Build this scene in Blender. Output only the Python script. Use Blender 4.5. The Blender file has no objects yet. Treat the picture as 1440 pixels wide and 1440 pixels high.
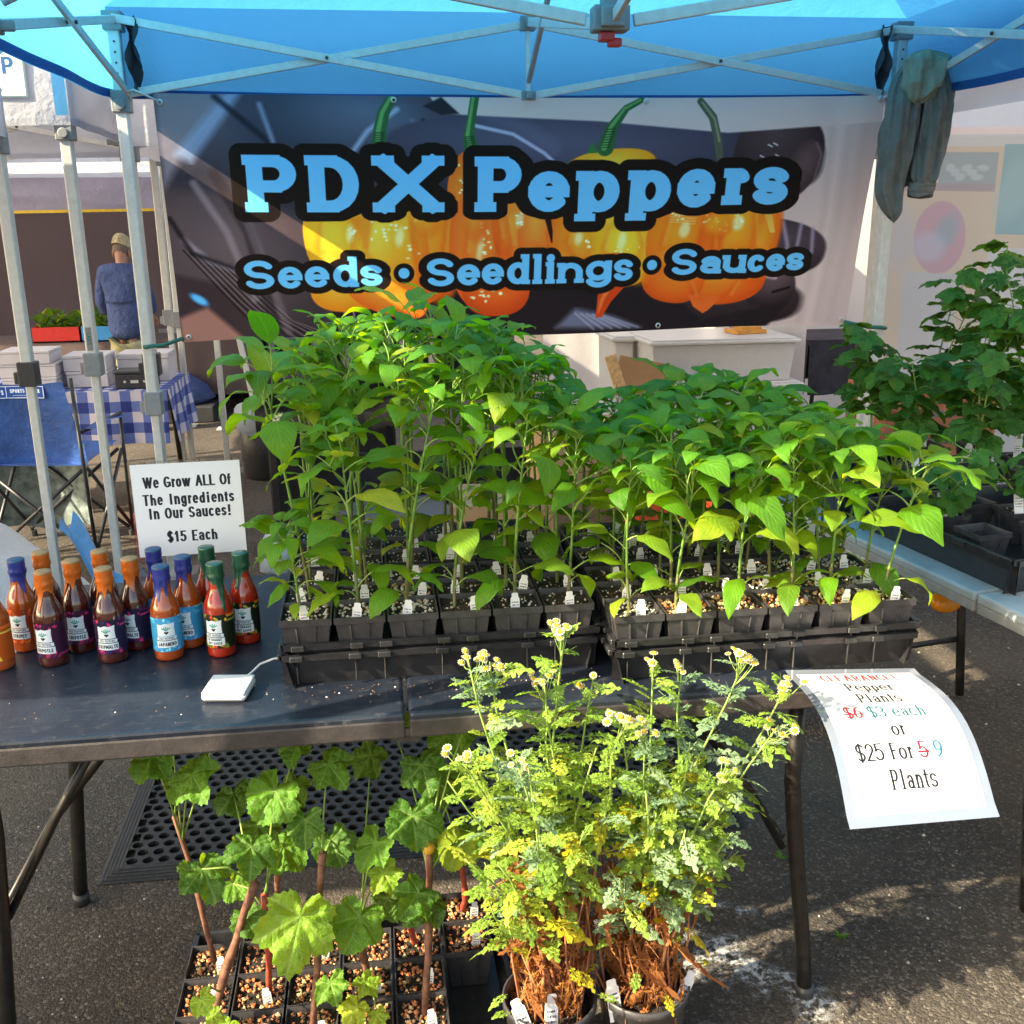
import bpy, math, random
import numpy as np
from mathutils import Vector, Matrix
random.seed(7)
R = math.radians
sc = bpy.context.scene
C = sc.collection

# ------------------------------------------------------------ camera, sky, sun
cd = bpy.data.cameras.new('camera'); cam = bpy.data.objects.new('camera', cd); C.objects.link(cam); sc.camera = cam
cd.sensor_width = 36; cd.lens = 36; cd.clip_end = 500; cd.clip_start = .02
def _cam():
    p, y, r = R(16), R(7.5), R(.63)
    F = Vector((math.sin(y)*math.cos(p), math.cos(y)*math.cos(p), -math.sin(p)))
    Rt = Vector((math.cos(y), -math.sin(y), 0)); U = Rt.cross(F)
    R2 = Rt*math.cos(r)-U*math.sin(r); U2 = U*math.cos(r)+Rt*math.sin(r)
    m = Matrix((R2, U2, -F)).transposed().to_4x4(); m.translation = Vector((0, 0, 1.55))
    cam.matrix_world = m
_cam()
SUND = Vector((1.5, .5, -1.0)).normalized()
w = bpy.data.worlds.new('World'); sc.world = w; w.use_nodes = True
nt = w.node_tree; nt.nodes.clear()
so = nt.nodes.new('ShaderNodeOutputWorld'); bg = nt.nodes.new('ShaderNodeBackground'); sk = nt.nodes.new('ShaderNodeTexSky')
sk.sky_type = 'NISHITA'; sk.sun_disc = False
elev = math.asin(-SUND.z); sk.sun_elevation = elev
sk.sun_rotation = math.atan2(-SUND.x, -SUND.y)
sk.air_density = .8; sk.dust_density = 3.0; sk.ozone_density = 1.0
bg.inputs[1].default_value = .14
nt.links.new(sk.outputs[0], bg.inputs[0]); nt.links.new(bg.outputs[0], so.inputs[0])
sd = bpy.data.lights.new('sun', 'SUN'); sun = bpy.data.objects.new('sun', sd); C.objects.link(sun)
sd.energy = 4.2; sd.angle = R(.5); sd.color = (1, .93, .82)
sun.rotation_euler = SUND.to_track_quat('-Z', 'Y').to_euler()
vs = sc.view_settings; vs.view_transform = 'Standard'; vs.look = 'None'; vs.gamma = 1; vs.use_curve_mapping = False
vs.exposure = 1.95
vs.use_white_balance = True; vs.white_balance_temperature = 8300; vs.white_balance_tint = 4
sc.render.engine = 'CYCLES'
sc.cycles.max_bounces = 8; sc.cycles.transparent_max_bounces = 12; sc.cycles.transmission_bounces = 8

# ------------------------------------------------------------ materials
MATS = {}
def srgb(h):
    return tuple(((int(h[i:i+2], 16)/255+.055)/1.055)**2.4 if int(h[i:i+2], 16) > 10 else int(h[i:i+2], 16)/255/12.92 for i in (0, 2, 4))
def nodes(name):
    m = bpy.data.materials.new(name); m.use_nodes = True; t = m.node_tree
    b = t.nodes['Principled BSDF']; MATS[name] = m
    return m, t, b, t.nodes['Material Output']
def N(t, ty, **k):
    n = t.nodes.new(ty)
    for a, v in k.items():
        if a in n.inputs.keys() if not hasattr(n, a) else False: n.inputs[a].default_value = v
        else: setattr(n, a, v)
    return n
def L(t, a, b): t.links.new(a, b)
def ramp(t, fac, stops):
    r = t.nodes.new('ShaderNodeValToRGB'); L(t, fac, r.inputs[0])
    el = r.color_ramp.elements
    while len(el) < len(stops): el.new(.5)
    for e, (p, c) in zip(el, stops): e.position = p; e.color = (*c, 1) if len(c) == 3 else c
    return r.outputs[0]
def noise(t, scale, detail=4, rough=.6, coord='Object', vec=None, out=0):
    n = t.nodes.new('ShaderNodeTexNoise'); n.inputs['Scale'].default_value = scale
    n.inputs['Detail'].default_value = detail; n.inputs['Roughness'].default_value = rough
    if vec is None:
        c = t.nodes.new('ShaderNodeTexCoord'); vec = c.outputs[coord]
    L(t, vec, n.inputs['Vector']); return n.outputs[out]
def bump(t, b, h, strength=.3, dist=.01):
    n = t.nodes.new('ShaderNodeBump'); n.inputs['Strength'].default_value = strength; n.inputs['Distance'].default_value = dist
    L(t, h, n.inputs['Height']); L(t, n.outputs[0], b.inputs['Normal']); return n
def mix(t, fac, a, b_, mode='MIX'):
    n = t.nodes.new('ShaderNodeMix'); n.data_type = 'RGBA'; n.blend_type = mode
    for s, v in ((n.inputs[0], fac), (n.inputs[6], a), (n.inputs[7], b_)):
        if hasattr(v, 'is_linked') or hasattr(v, 'links'): L(t, v, s)
        elif isinstance(v, (int, float)): s.default_value = v
        else: s.default_value = (*v, 1)
    return n.outputs[2]
def math_(t, op, a, b=None, c=None):
    n = t.nodes.new('ShaderNodeMath'); n.operation = op
    for i, v in enumerate((a, b, c)):
        if v is None: continue
        if hasattr(v, 'links'): L(t, v, n.inputs[i])
        else: n.inputs[i].default_value = v
    return n.outputs[0]
def plain(name, col, rough=.5, metal=0, nscale=25, var=.15, bmp=.1, bdist=.002, spec=.5):
    m, t, b, o = nodes(name)
    f = noise(t, nscale)
    c2 = tuple(min(1, x*(1+var)+.004) for x in col); c1 = tuple(x*(1-var) for x in col)
    L(t, ramp(t, f, [(.3, c1), (.7, c2)]), b.inputs['Base Color'])
    b.inputs['Roughness'].default_value = rough; b.inputs['Metallic'].default_value = metal
    b.inputs['Specular IOR Level'].default_value = spec
    if bmp: bump(t, b, noise(t, nscale*3), bmp, bdist)
    return m
def fabric(name, col, trans=.5, tcol=None, rough=.8, wr=6, wstr=.5, spec=.2):
    """thin cloth: diffuse + translucent with wrinkle relief"""
    m, t, b, o = nodes(name)
    f = noise(t, wr, 5, .6); st = noise(t, wr*.4, 2)
    c1 = tuple(x*.85 for x in col)
    L(t, ramp(t, st, [(.3, c1), (.7, col)]), b.inputs['Base Color'])
    b.inputs['Roughness'].default_value = rough; b.inputs['Specular IOR Level'].default_value = spec
    bn = bump(t, b, f, wstr, .02)
    tr = t.nodes.new('ShaderNodeBsdfTranslucent'); tr.inputs[0].default_value = (*(tcol or col), 1)
    L(t, bn.outputs[0], tr.inputs['Normal'])
    mx = t.nodes.new('ShaderNodeMixShader'); mx.inputs[0].default_value = trans
    L(t, b.outputs[0], mx.inputs[1]); L(t, tr.outputs[0], mx.inputs[2]); L(t, mx.outputs[0], o.inputs[0])
    return m

def mat_ground():
    m, t, b, o = nodes('asphalt')
    tc = t.nodes.new('ShaderNodeTexCoord'); v = tc.outputs['Object']
    vo = t.nodes.new('ShaderNodeTexVoronoi'); vo.inputs['Scale'].default_value = 150; L(t, v, vo.inputs['Vector'])
    vo2 = t.nodes.new('ShaderNodeTexVoronoi'); vo2.inputs['Scale'].default_value = 340; L(t, v, vo2.inputs['Vector'])
    base = ramp(t, noise(t, 3.0, 6, .65, vec=v), [(.3, (.042, .036, .032)), (.7, (.098, .081, .067))])
    st = t.nodes.new('ShaderNodeSeparateColor'); L(t, vo.outputs['Color'], st.inputs[0])
    stone = ramp(t, st.outputs[0], [(.0, (.012, .012, .012)), (.45, (.035, .031, .029)), (.82, (.085, .072, .06)), (.99, (.24, .21, .18))])
    col = mix(t, .42, base, stone)
    fine = ramp(t, noise(t, 300, 2, .7, vec=v), [(.35, (.6, .6, .6)), (.65, (1.35, 1.35, 1.35))])
    col = mix(t, 1, col, fine, 'MULTIPLY')
    col = mix(t, ramp(t, noise(t, .9, 3, .5, vec=v), [(.42, (0, 0, 0)), (.62, (.35, .35, .35))]), col, (.15, .115, .085))
    L(t, col, b.inputs['Base Color']); b.inputs['Roughness'].default_value = .93; b.inputs['Specular IOR Level'].default_value = .25
    h = math_(t, 'ADD', math_(t, 'MULTIPLY', vo.outputs['Distance'], -1.0), math_(t, 'MULTIPLY', vo2.outputs['Distance'], -.5))
    bump(t, b, h, .5, .006)
    return m

def mat_leaf(name, dark, light, yellow, trans=(.32, .55, .04), tf=.42, veins=9, wet=.52, old=None, vcol=(.22, .36, .07), crk=0):
    m, t, b, o = nodes(name)
    oi = t.nodes.new('ShaderNodeObjectInfo')
    uv = t.nodes.new('ShaderNodeUVMap'); sp = t.nodes.new('ShaderNodeSeparateXYZ'); L(t, uv.outputs[0], sp.inputs[0])
    au = math_(t, 'ABSOLUTE', math_(t, 'SUBTRACT', sp.outputs[0], .5))
    ph = math_(t, 'FRACT', math_(t, 'SUBTRACT', math_(t, 'MULTIPLY', sp.outputs[1], veins), math_(t, 'MULTIPLY', au, veins*.75)))
    sv = math_(t, 'ABSOLUTE', math_(t, 'SUBTRACT', ph, .5))
    vein = math_(t, 'MAXIMUM', math_(t, 'SUBTRACT', 1, math_(t, 'MULTIPLY', sv, 16)), math_(t, 'SUBTRACT', 1, math_(t, 'MULTIPLY', au, 32)))
    vein = math_(t, 'MAXIMUM', vein, 0)
    rnd = oi.outputs['Random']
    base = ramp(t, rnd, [(.0, dark), (.55, light), (.86, light), (1.0, yellow)])
    base = mix(t, ramp(t, noise(t, 3, 3), [(.35, (0, 0, 0)), (.7, (.5, .5, .5))]), base, tuple(x*.6 for x in dark))
    base = mix(t, math_(t, 'MULTIPLY', vein, .4), base, vcol)
    L(t, base, b.inputs['Base Color'])
    b.inputs['Roughness'].default_value = wet; b.inputs['Specular IOR Level'].default_value = .3
    spt = ramp(t, noise(t, 26, 2, .5), [(.70, (0, 0, 0)), (.76, (.5, .5, .5))]); L(t, mix(t, spt, base, (.22, .2, .05)), b.inputs['Base Color'])
    hh = math_(t, 'SUBTRACT', math_(t, 'MULTIPLY', sv, .7), math_(t, 'MULTIPLY', vein, .6))
    if crk: hh = math_(t, 'ADD', hh, math_(t, 'MULTIPLY', noise(t, crk, 3, .6), 2.2))
    bn = bump(t, b, hh, .13 if not crk else .28, .02 if not crk else .05)
    tr = t.nodes.new('ShaderNodeBsdfTranslucent')
    tcol = mix(t, rnd, tuple(x*.75 for x in trans), (min(1, trans[0]*1.5), trans[1]*1.1, trans[2]*1.1))
    tcol = mix(t, math_(t, 'MULTIPLY', vein, .4), tcol, (trans[0]*1.5, trans[1]*1.3, trans[2]*3))
    L(t, tcol, tr.inputs[0]); L(t, bn.outputs[0], tr.inputs['Normal'])
    mx = t.nodes.new('ShaderNodeMixShader'); mx.inputs[0].default_value = tf
    L(t, b.outputs[0], mx.inputs[1]); L(t, tr.outputs[0], mx.inputs[2]); L(t, mx.outputs[0], o.inputs[0])
    return m

def mat_img(name, img, rough=.55, trans=0, spec=.3, wr=0, alpha=False):
    m, t, b, o = nodes(name)
    ti = t.nodes.new('ShaderNodeTexImage'); ti.image = img; ti.extension = 'EXTEND'; ti.interpolation = 'Cubic'
    uv = t.nodes.new('ShaderNodeUVMap'); L(t, uv.outputs[0], ti.inputs[0])
    L(t, ti.outputs[0], b.inputs['Base Color']); b.inputs['Roughness'].default_value = rough; b.inputs['Specular IOR Level'].default_value = spec
    bn = None
    if wr: bn = bump(t, b, noise(t, wr, 4), .35, .02)
    if trans:
        tr = t.nodes.new('ShaderNodeBsdfTranslucent'); L(t, ti.outputs[0], tr.inputs[0])
        if bn: L(t, bn.outputs[0], tr.inputs['Normal'])
        mx = t.nodes.new('ShaderNodeMixShader'); mx.inputs[0].default_value = trans
        L(t, b.outputs[0], mx.inputs[1]); L(t, tr.outputs[0], mx.inputs[2]); L(t, mx.outputs[0], o.inputs[0])
    return m

# ------------------------------------------------------------ mesh builder
class MB:
    def __init__(s): s.v = []; s.f = []; s.mi = []; s.uv = []; s.m = 0
    def face(s, idx, uv=None): s.f.append(tuple(idx)); s.mi.append(s.m); s.uv.append(uv or [(0, 0)]*len(idx))
    def add(s, vs, fs, uvs=None):
        o = len(s.v); s.v += [tuple(v) for v in vs]
        for k, f in enumerate(fs): s.face([i+o for i in f], uvs[k] if uvs else None)
    def box(s, x0, x1, y0, y1, z0, z1, M=None, taper=0):
        t = taper
        vs = [(x0+t, y0+t, z0), (x1-t, y0+t, z0), (x1-t, y1-t, z0), (x0+t, y1-t, z0), (x0, y0, z1), (x1, y0, z1), (x1, y1, z1), (x0, y1, z1)]
        if M: vs = [M @ Vector(v) for v in vs]
        s.add(vs, [(0, 3, 2, 1), (4, 5, 6, 7), (0, 1, 5, 4), (1, 2, 6, 5), (2, 3, 7, 6), (3, 0, 4, 7)])
        return s
    def bar(s, a, b, w=.02, h=None, up=(0, 0, 1)):
        a, b = Vector(a), Vector(b); d = b-a; l = d.length; d.normalize(); h = h or w
        x = d.cross(Vector(up)); x = x.normalized() if x.length > 1e-4 else Vector((1, 0, 0)); z = x.cross(d)
        M = Matrix((x, d, z)).transposed().to_4x4(); M.translation = a
        return s.box(-w/2, w/2, 0, l, -h/2, h/2, M)
    def tube(s, pts, r, n=8, cap=True):
        pts = [Vector(p) for p in pts]; rr = r if isinstance(r, (list, tuple)) else [r]*len(pts)
        o = len(s.v); up = Vector((0, 0, 1))
        d0 = (pts[1]-pts[0]).normalized(); x = d0.orthogonal().normalized()
        for i, p in enumerate(pts):
            d = (pts[min(i+1, len(pts)-1)]-pts[max(i-1, 0)])
            d = d.normalized() if d.length > 1e-9 else d0
            x = (x-d*x.dot(d)); x = x.normalized() if x.length > 1e-6 else d.orthogonal().normalized(); y = d.cross(x)
            for k in range(n):
                a = 2*math.pi*k/n; s.v.append(tuple(p+(x*math.cos(a)+y*math.sin(a))*rr[i]))
        for i in range(len(pts)-1):
            for k in range(n):
                k2 = (k+1) % n
                s.face((o+i*n+k, o+i*n+k2, o+(i+1)*n+k2, o+(i+1)*n+k), [(k/n, i), (k2/n, i), (k2/n, i+1), (k/n, i+1)])
        if cap:
            s.face([o+k for k in range(n)][::-1]); s.face([o+(len(pts)-1)*n+k for k in range(n)])
        return s
    def lathe(s, prof, n=20, c=(0, 0), fn=None, cap=True):
        o = len(s.v)
        for i, (r, z) in enumerate(prof):
            for k in range(n):
                a = 2*math.pi*k/n; rr, zz = (r, z) if fn is None else fn(i, a, r, z)
                s.v.append((c[0]+rr*math.cos(a), c[1]+rr*math.sin(a), zz))
        for i in range(len(prof)-1):
            for k in range(n):
                k2 = (k+1) % n; s.face((o+i*n+k, o+i*n+k2, o+(i+1)*n+k2, o+(i+1)*n+k), [(k/n, i), ((k+1)/n, i), ((k+1)/n, i+1), (k/n, i+1)])
        if cap: s.face([o+k for k in range(n)][::-1]); s.face([o+(len(prof)-1)*n+k for k in range(n)])
        return s
    def grid(s, fn, nu, nv, flip=False):
        o = len(s.v)
        for j in range(nv+1):
            for i in range(nu+1): s.v.append(tuple(fn(i/nu, j/nv)))
        for j in range(nv):
            for i in range(nu):
                a = o+j*(nu+1)+i; q = [a, a+1, a+nu+2, a+nu+1]
                u = [(i/nu, j/nv), ((i+1)/nu, j/nv), ((i+1)/nu, (j+1)/nv), (i/nu, (j+1)/nv)]
                if flip: q = q[::-1]; u = u[::-1]
                s.face(q, u)
        return s
    def mesh(s, name, mats, smooth=False):
        me = bpy.data.meshes.new(name); me.from_pydata(s.v, [], s.f)
        mats = mats if isinstance(mats, (list, tuple)) else [mats]
        for m in mats: me.materials.append(MATS[m] if isinstance(m, str) else m)
        me.polygons.foreach_set('material_index', s.mi)
        ul = me.uv_layers.new(name='UVMap'); flat = [c for f in s.uv for p in f for c in p]; ul.data.foreach_set('uv', flat)
        if smooth: me.polygons.foreach_set('use_smooth', [True]*len(s.f))
        me.update(); return me
def put(name, me, parent=None, loc=None, rot=None, scale=None):
    o = bpy.data.objects.new(name, me); C.objects.link(o)
    if parent: o.parent = parent
    if loc is not None: o.location = loc
    if rot is not None: o.rotation_euler = rot
    if scale is not None: o.scale = (scale,)*3 if isinstance(scale, (int, float)) else scale
    return o
def part(name, mb, mats, parent, smooth=False, bevel=0, **k):
    o = put(name, mb.mesh(name, mats, smooth), parent, **k)
    if bevel: bev(o, bevel)
    return o
def bev(o, w, seg=2):
    b = o.modifiers.new('b', 'BEVEL'); b.width = w; b.segments = seg; b.limit_method = 'ANGLE'; b.angle_limit = R(40)
def thing(name, label, cat, loc=(0, 0, 0), rz=0, group=None):
    o = bpy.data.objects.new(name, None); C.objects.link(o); o.location = loc; o.rotation_euler = (0, 0, rz); o.empty_display_size = .05
    o['label'] = label; o['category'] = cat
    if group: o['group'] = group
    return o
def tag(o, label, cat, group=None):
    o['label'] = label; o['category'] = cat
    if group: o['group'] = group
    return o
def single(name, mb, mats, label, cat, group=None, smooth=False, bevel=0, **k):
    return tag(part(name, mb, mats, None, smooth, bevel, **k), label, cat, group)

# ------------------------------------------------------------ flat print painter (numpy)
GL = {
'P': 'l0,0,0,1;l0,0,.55,0;a.55,.28,.45,.28,-90,90;l.55,.56,0,.56;s0,0;s0,1', 'D': 'l0,0,0,1;l0,0,.4,0;a.4,.5,.6,.5,-90,90;l.4,1,0,1;s0,0;s0,1',
'X': 'l0,0,1,1;l1,0,0,1;s0,0;s1,0;s0,1;s1,1', 'S': 'a.5,.26,.5,.26,-25,-270;a.5,.76,.5,.24,-90,155', 'C': 'a.5,.5,.5,.5,-45,-315',
'E': 'l0,0,0,1;l0,0,1,0;l0,.5,.75,.5;l0,1,1,1', 'L': 'l0,0,0,1;l0,1,1,1', 'A': 'l.5,0,0,1;l.5,0,1,1;l.2,.66,.8,.66;s0,1;s1,1',
'R': 'l0,0,0,1;l0,0,.5,0;a.5,.27,.45,.27,-90,90;l.5,.54,0,.54;l.5,.54,1,1;s0,1', 'N': 'l0,0,0,1;l0,0,1,1;l1,0,1,1;s0,1', 'W': 'l0,0,.27,1;l.27,1,.5,0;l.5,0,.73,1;l.73,1,1,0',
'G': 'a.5,.5,.5,.5,-45,-330;l1,.55,1,.9;l.6,.55,1,.55', 'O': 'a.5,.5,.5,.5,0,360', 'T': 'l0,0,1,0;l.5,0,.5,1;s.5,1', 'H': 'l0,0,0,1;l1,0,1,1;l0,.5,1,.5',
'V': 'l0,0,.5,1;l.5,1,1,0', 'I': 'l.5,0,.5,1', 'M': 'l0,0,0,1;l0,0,.5,.75;l.5,.75,1,0;l1,0,1,1', 'F': 'l0,0,0,1;l0,0,1,0;l0,.48,.8,.48;s0,1', 'B': 'l0,0,0,1;l0,0,.5,0;a.5,.25,.42,.25,-90,90;l.5,.5,0,.5;a.5,.75,.5,.25,-90,90;l.5,1,0,1',
'J': 'l1,0,1,.7;a.5,.7,.5,.3,0,170', 'U': 'l0,0,0,.6;a.5,.6,.5,.4,180,0;l1,.6,1,0', 'K': 'l0,0,0,1;l0,.6,1,0;l.3,.45,1,1', 'Y': 'l0,0,.5,.5;l1,0,.5,.5;l.5,.5,.5,1', 'Z': 'l0,0,1,0;l1,0,0,1;l0,1,1,1',
'e': 'l0,.5,1,.5;a.5,.5,.5,.5,0,-315', 'p': 'l0,0,0,1;a.5,.36,.5,.36,0,360;s0,1;t0,0', 'd': 'a.5,.66,.5,.34,0,360;l1,0,1,1;t1,0;r1,1',
's': 'a.5,.26,.5,.26,-20,-270;a.5,.76,.5,.24,-90,160', 'r': 'l.2,0,.2,1;a.72,.5,.52,.5,-180,-45;s.2,1;t.2,0', 'l': 'l.5,0,.5,1;s.5,1;t.5,0',
'i': 'l.5,.33,.5,1;o.5,.07;s.5,1;t.5,.33', 'n': 'l0,0,0,1;a.5,.5,.5,.5,-180,0;l1,.5,1,1;s0,1;s1,1;t0,0', 'g': 'a.48,.34,.48,.34,0,360;l1,0,1,.72;a.5,.72,.5,.28,0,160',
'a': 'l1,.35,1,1;a.5,.35,.5,.35,-155,0;a.5,.72,.5,.28,0,360;r1,1', 'u': 'l0,0,0,.6;a.5,.6,.5,.4,180,0;l1,0,1,1;t0,0;t1,0;r1,1', 'c': 'a.5,.5,.5,.5,-45,-315',
'o': 'a.5,.5,.5,.5,0,360', 't': 'l.4,0,.4,.75;a.8,.75,.4,.25,180,90;l0,.27,1,.27', 'h': 'l0,0,0,1;a.5,.65,.5,.32,-180,0;l1,.65,1,1;s0,1;s1,1;t0,0',
'w': 'l0,0,.27,1;l.27,1,.5,0;l.5,0,.73,1;l.73,1,1,0', 'f': 'l.35,.25,.35,1;a.8,.25,.45,.25,-180,-80;l0,.36,.95,.36;s.35,1',
'1': 'l.6,0,.6,1;l.6,0,.1,.25;s.6,1', '2': 'a.5,.3,.5,.3,-170,30;l.93,.45,0,1;l0,1,1,1', '3': 'a.45,.26,.45,.26,-160,90;a.45,.75,.55,.25,-90,160',
'5': 'l.1,0,.95,0;l.1,0,.1,.45;a.42,.68,.58,.32,-135,150', '6': 'a.5,.68,.5,.32,0,360;a.95,.68,.95,.68,-180,-95', '7': 'l0,0,1,0;l1,0,.35,1', '9': 'a.5,.32,.5,.32,0,360;a.05,.32,.95,.68,0,85',
'0': 'a.5,.5,.5,.5,0,360', '$': 'a.5,.26,.5,.26,-25,-270;a.5,.76,.5,.24,-90,155;l.5,-.12,.5,1.12', '!': 'l.5,0,.5,.66;o.5,.97', "'": 'l.5,0,.5,.3', '/': 'l1,0,0,1'}
WID = dict(I=.3, l=.3, i=.3, f=.55, t=.55, r=.6, s=.75, W=1.35, w=1.3, M=1.15, A=1.0, T=.9, E=.8, L=.8, F=.75, G=1.0, O=1.0, X=1.0); WID['!'] = .3; WID["'"] = .3; WID['1'] = .7
ASC = set('dlhkbift'); DESC = set('pgqy')
class Canvas:
    def __init__(s, w, h, col=(1, 1, 1)): s.w, s.h = w, h; s.a = np.empty((h, w, 3), np.float32); s.a[:] = col
    def win(s, x0, x1, y0, y1):
        x0, x1, y0, y1 = max(0, int(x0)), min(s.w, int(x1)+1), max(0, int(y0)), min(s.h, int(y1)+1)
        if x1 <= x0 or y1 <= y0: return None
        Y, X = np.mgrid[y0:y1, x0:x1].astype(np.float32); return (slice(y0, y1), slice(x0, x1)), X+.5, Y+.5
    def blend(s, sl, m, col):
        s.a[sl] = s.a[sl]*(1-m[..., None])+np.asarray(col, np.float32)*m[..., None]
    def rect(s, x0, x1, y0, y1, col, al=1):
        q = s.win(x0-1, x1+1, y0-1, y1+1)
        if q:
            sl, X, Y = q; m = np.clip(np.minimum(np.minimum(X-x0, x1-X), np.minimum(Y-y0, y1-Y))+.5, 0, 1)*al; s.blend(sl, m, col)
    def ell(s, cx, cy, rx, ry, ang=0, c0=(0, 0, 0), c1=None, lx=-.3, ly=-.4, n=2, soft=1.2, al=1, gl=0):
        """shaded ellipse: c1 at the light point fading to c0 at the rim; gl = print highlight"""
        rr = max(rx, ry)*1.2+4; q = s.win(cx-rr, cx+rr, cy-rr, cy+rr)
        if not q: return
        sl, X, Y = q; ca, sa = math.cos(ang), math.sin(ang); dx, dy = X-cx, Y-cy
        u = (dx*ca+dy*sa)/rx; v = (-dx*sa+dy*ca)/ry
        d = (np.abs(u)**n+np.abs(v)**n)**(1/n); m = np.clip((1-d)*min(rx, ry)/soft+.5, 0, 1)*al
        if c1 is None: s.blend(sl, m, c0); return
        dd = np.sqrt((u-lx)**2+(v-ly)**2)/1.35; f = np.clip(1-dd**1.3, 0, 1)[..., None]
        col = np.asarray(c0, np.float32)*(1-f)+np.asarray(c1, np.float32)*f
        if gl: g = np.exp(-(((u-lx)/.14)**2+((v-ly)/.2)**2))[..., None]*gl; col = col*(1-g)+np.array([1, .93, .75], np.float32)*g
        s.a[sl] = s.a[sl]*(1-m[..., None])+col*m[..., None]
    def poly(s, pts, col, soft=1.0, al=1, lerp=None):
        P = np.array(pts, np.float32); q = s.win(P[:, 0].min()-3, P[:, 0].max()+3, P[:, 1].min()-3, P[:, 1].max()+3)
        if not q: return
        sl, X, Y = q; ins = np.zeros(X.shape, bool); d = np.full(X.shape, 1e9, np.float32)
        for i in range(len(P)):
            x1, y1 = P[i]; x2, y2 = P[(i+1) % len(P)]
            c = ((y1 > Y) != (y2 > Y)); ins ^= c & (X < (x2-x1)*(Y-y1)/((y2-y1) if y2 != y1 else 1e-9)+x1)
            t = np.clip(((X-x1)*(x2-x1)+(Y-y1)*(y2-y1))/max((x2-x1)**2+(y2-y1)**2, 1e-9), 0, 1)
            d = np.minimum(d, np.hypot(X-x1-t*(x2-x1), Y-y1-t*(y2-y1)))
        m = np.clip(np.where(ins, d, -d)/soft+.5, 0, 1)*al; s.blend(sl, m, col)
    def stroke(s, pts, r, col, soft=1.2, al=1):
        P = np.array(pts, np.float32); rr = r if isinstance(r, (list, tuple)) else [r]*len(P); mr = max(rr)
        q = s.win(P[:, 0].min()-mr-3, P[:, 0].max()+mr+3, P[:, 1].min()-mr-3, P[:, 1].max()+mr+3)
        if not q: return
        sl, X, Y = q; d = np.full(X.shape, 1e9, np.float32)
        for i in range(len(P)-1):
            x1, y1 = P[i]; x2, y2 = P[i+1]
            t = np.clip(((X-x1)*(x2-x1)+(Y-y1)*(y2-y1))/max((x2-x1)**2+(y2-y1)**2, 1e-9), 0, 1)
            d = np.minimum(d, np.hypot(X-x1-t*(x2-x1), Y-y1-t*(y2-y1))-(rr[i]*(1-t)+rr[i+1]*t))
        s.blend(sl, np.clip(-d/soft+.5, 0, 1)*al, col)
    def field(s, ch, x0, x1, y0, y1, a, b, slab=0, ser=0, margin=4):
        """distance in px to the pen strokes of one glyph fitted into a box"""
        q = s.win(x0-margin, x1+margin, y0-margin, y1+margin)
        if not q: return None
        sl, X, Y = q; ops = [(o[0], [float(z) for z in o[1:].split(',')]) for o in GL[ch].split(';')]
        has = slab and any(o[0] in 'srt' for o in ops); ins = a+(ser if has else 0)
        w = x1-x0-2*ins; h = y1-y0-2*b
        if ch in 'IliI!': ins = a; w = x1-x0-2*a
        px = lambda u: x0+ins+u*w; py = lambda v: y0+b+v*h
        D = np.full(X.shape, 1e9, np.float32)
        def seg(ax, ay, bx, by, butt):
            xs, ys, ax, ay, bx, by = X/a, Y/b, ax/a, ay/b, bx/a, by/b
            dx, dy = bx-ax, by-ay; l = math.hypot(dx, dy) or 1e-6; ux, uy = dx/l, dy/l
            t = (xs-ax)*ux+(ys-ay)*uy; p = np.abs(-(xs-ax)*uy+(ys-ay)*ux)
            if butt:
                q1, q2 = np.abs(t-l/2)-(l/2+.98), p-1
                return (np.hypot(np.maximum(q1, 0), np.maximum(q2, 0))+np.minimum(np.maximum(q1, q2), 0))*min(a, b)
            tt = np.clip(t, 0, l); return (np.hypot(xs-ax-tt*ux, ys-ay-tt*uy)-1)*min(a, b)
        for k, z in ops:
            if k == 'l': D = np.minimum(D, seg(px(z[0]), py(z[1]), px(z[2]), py(z[3]), True))
            elif k == 'a':
                n = max(4, int(abs(z[5]-z[4])/18)); A = [R(z[4]+(z[5]-z[4])*i/n) for i in range(n+1)]
                pts = [(px(z[0]+z[2]*math.cos(t)), py(z[1]+z[3]*math.sin(t))) for t in A]
                for p, q2 in zip(pts, pts[1:]): D = np.minimum(D, seg(*p, *q2, False))
            elif k == 'o': D = np.minimum(D, np.hypot(X-px(z[0]), Y-py(z[1]))-a*1.15)
            elif slab:
                cx, cy = px(z[0]), py(z[1]); cy += (b-slab)*(1 if z[1] > .5 else -1); l_, r_ = a+ser, a+ser
                if k == 't': r_ = 0
                if k == 'r': l_ = 0
                q1, q2 = np.maximum(cx-l_-X, X-cx-r_), np.abs(Y-cy)-slab
                D = np.minimum(D, np.hypot(np.maximum(q1, 0), np.maximum(q2, 0))+np.minimum(np.maximum(q1, q2), 0))
        return sl, D
    def glyph(s, ch, x0, x1, y0, y1, a, b, col, slab=0, ser=0, halo=0, hcol=None):
        q = s.field(ch, x0, x1, y0, y1, a, b, slab, ser, halo+4)
        if q: s.blend(q[0], np.clip(-(q[1]-halo)+.5, 0, 1), hcol if halo else col)
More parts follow.
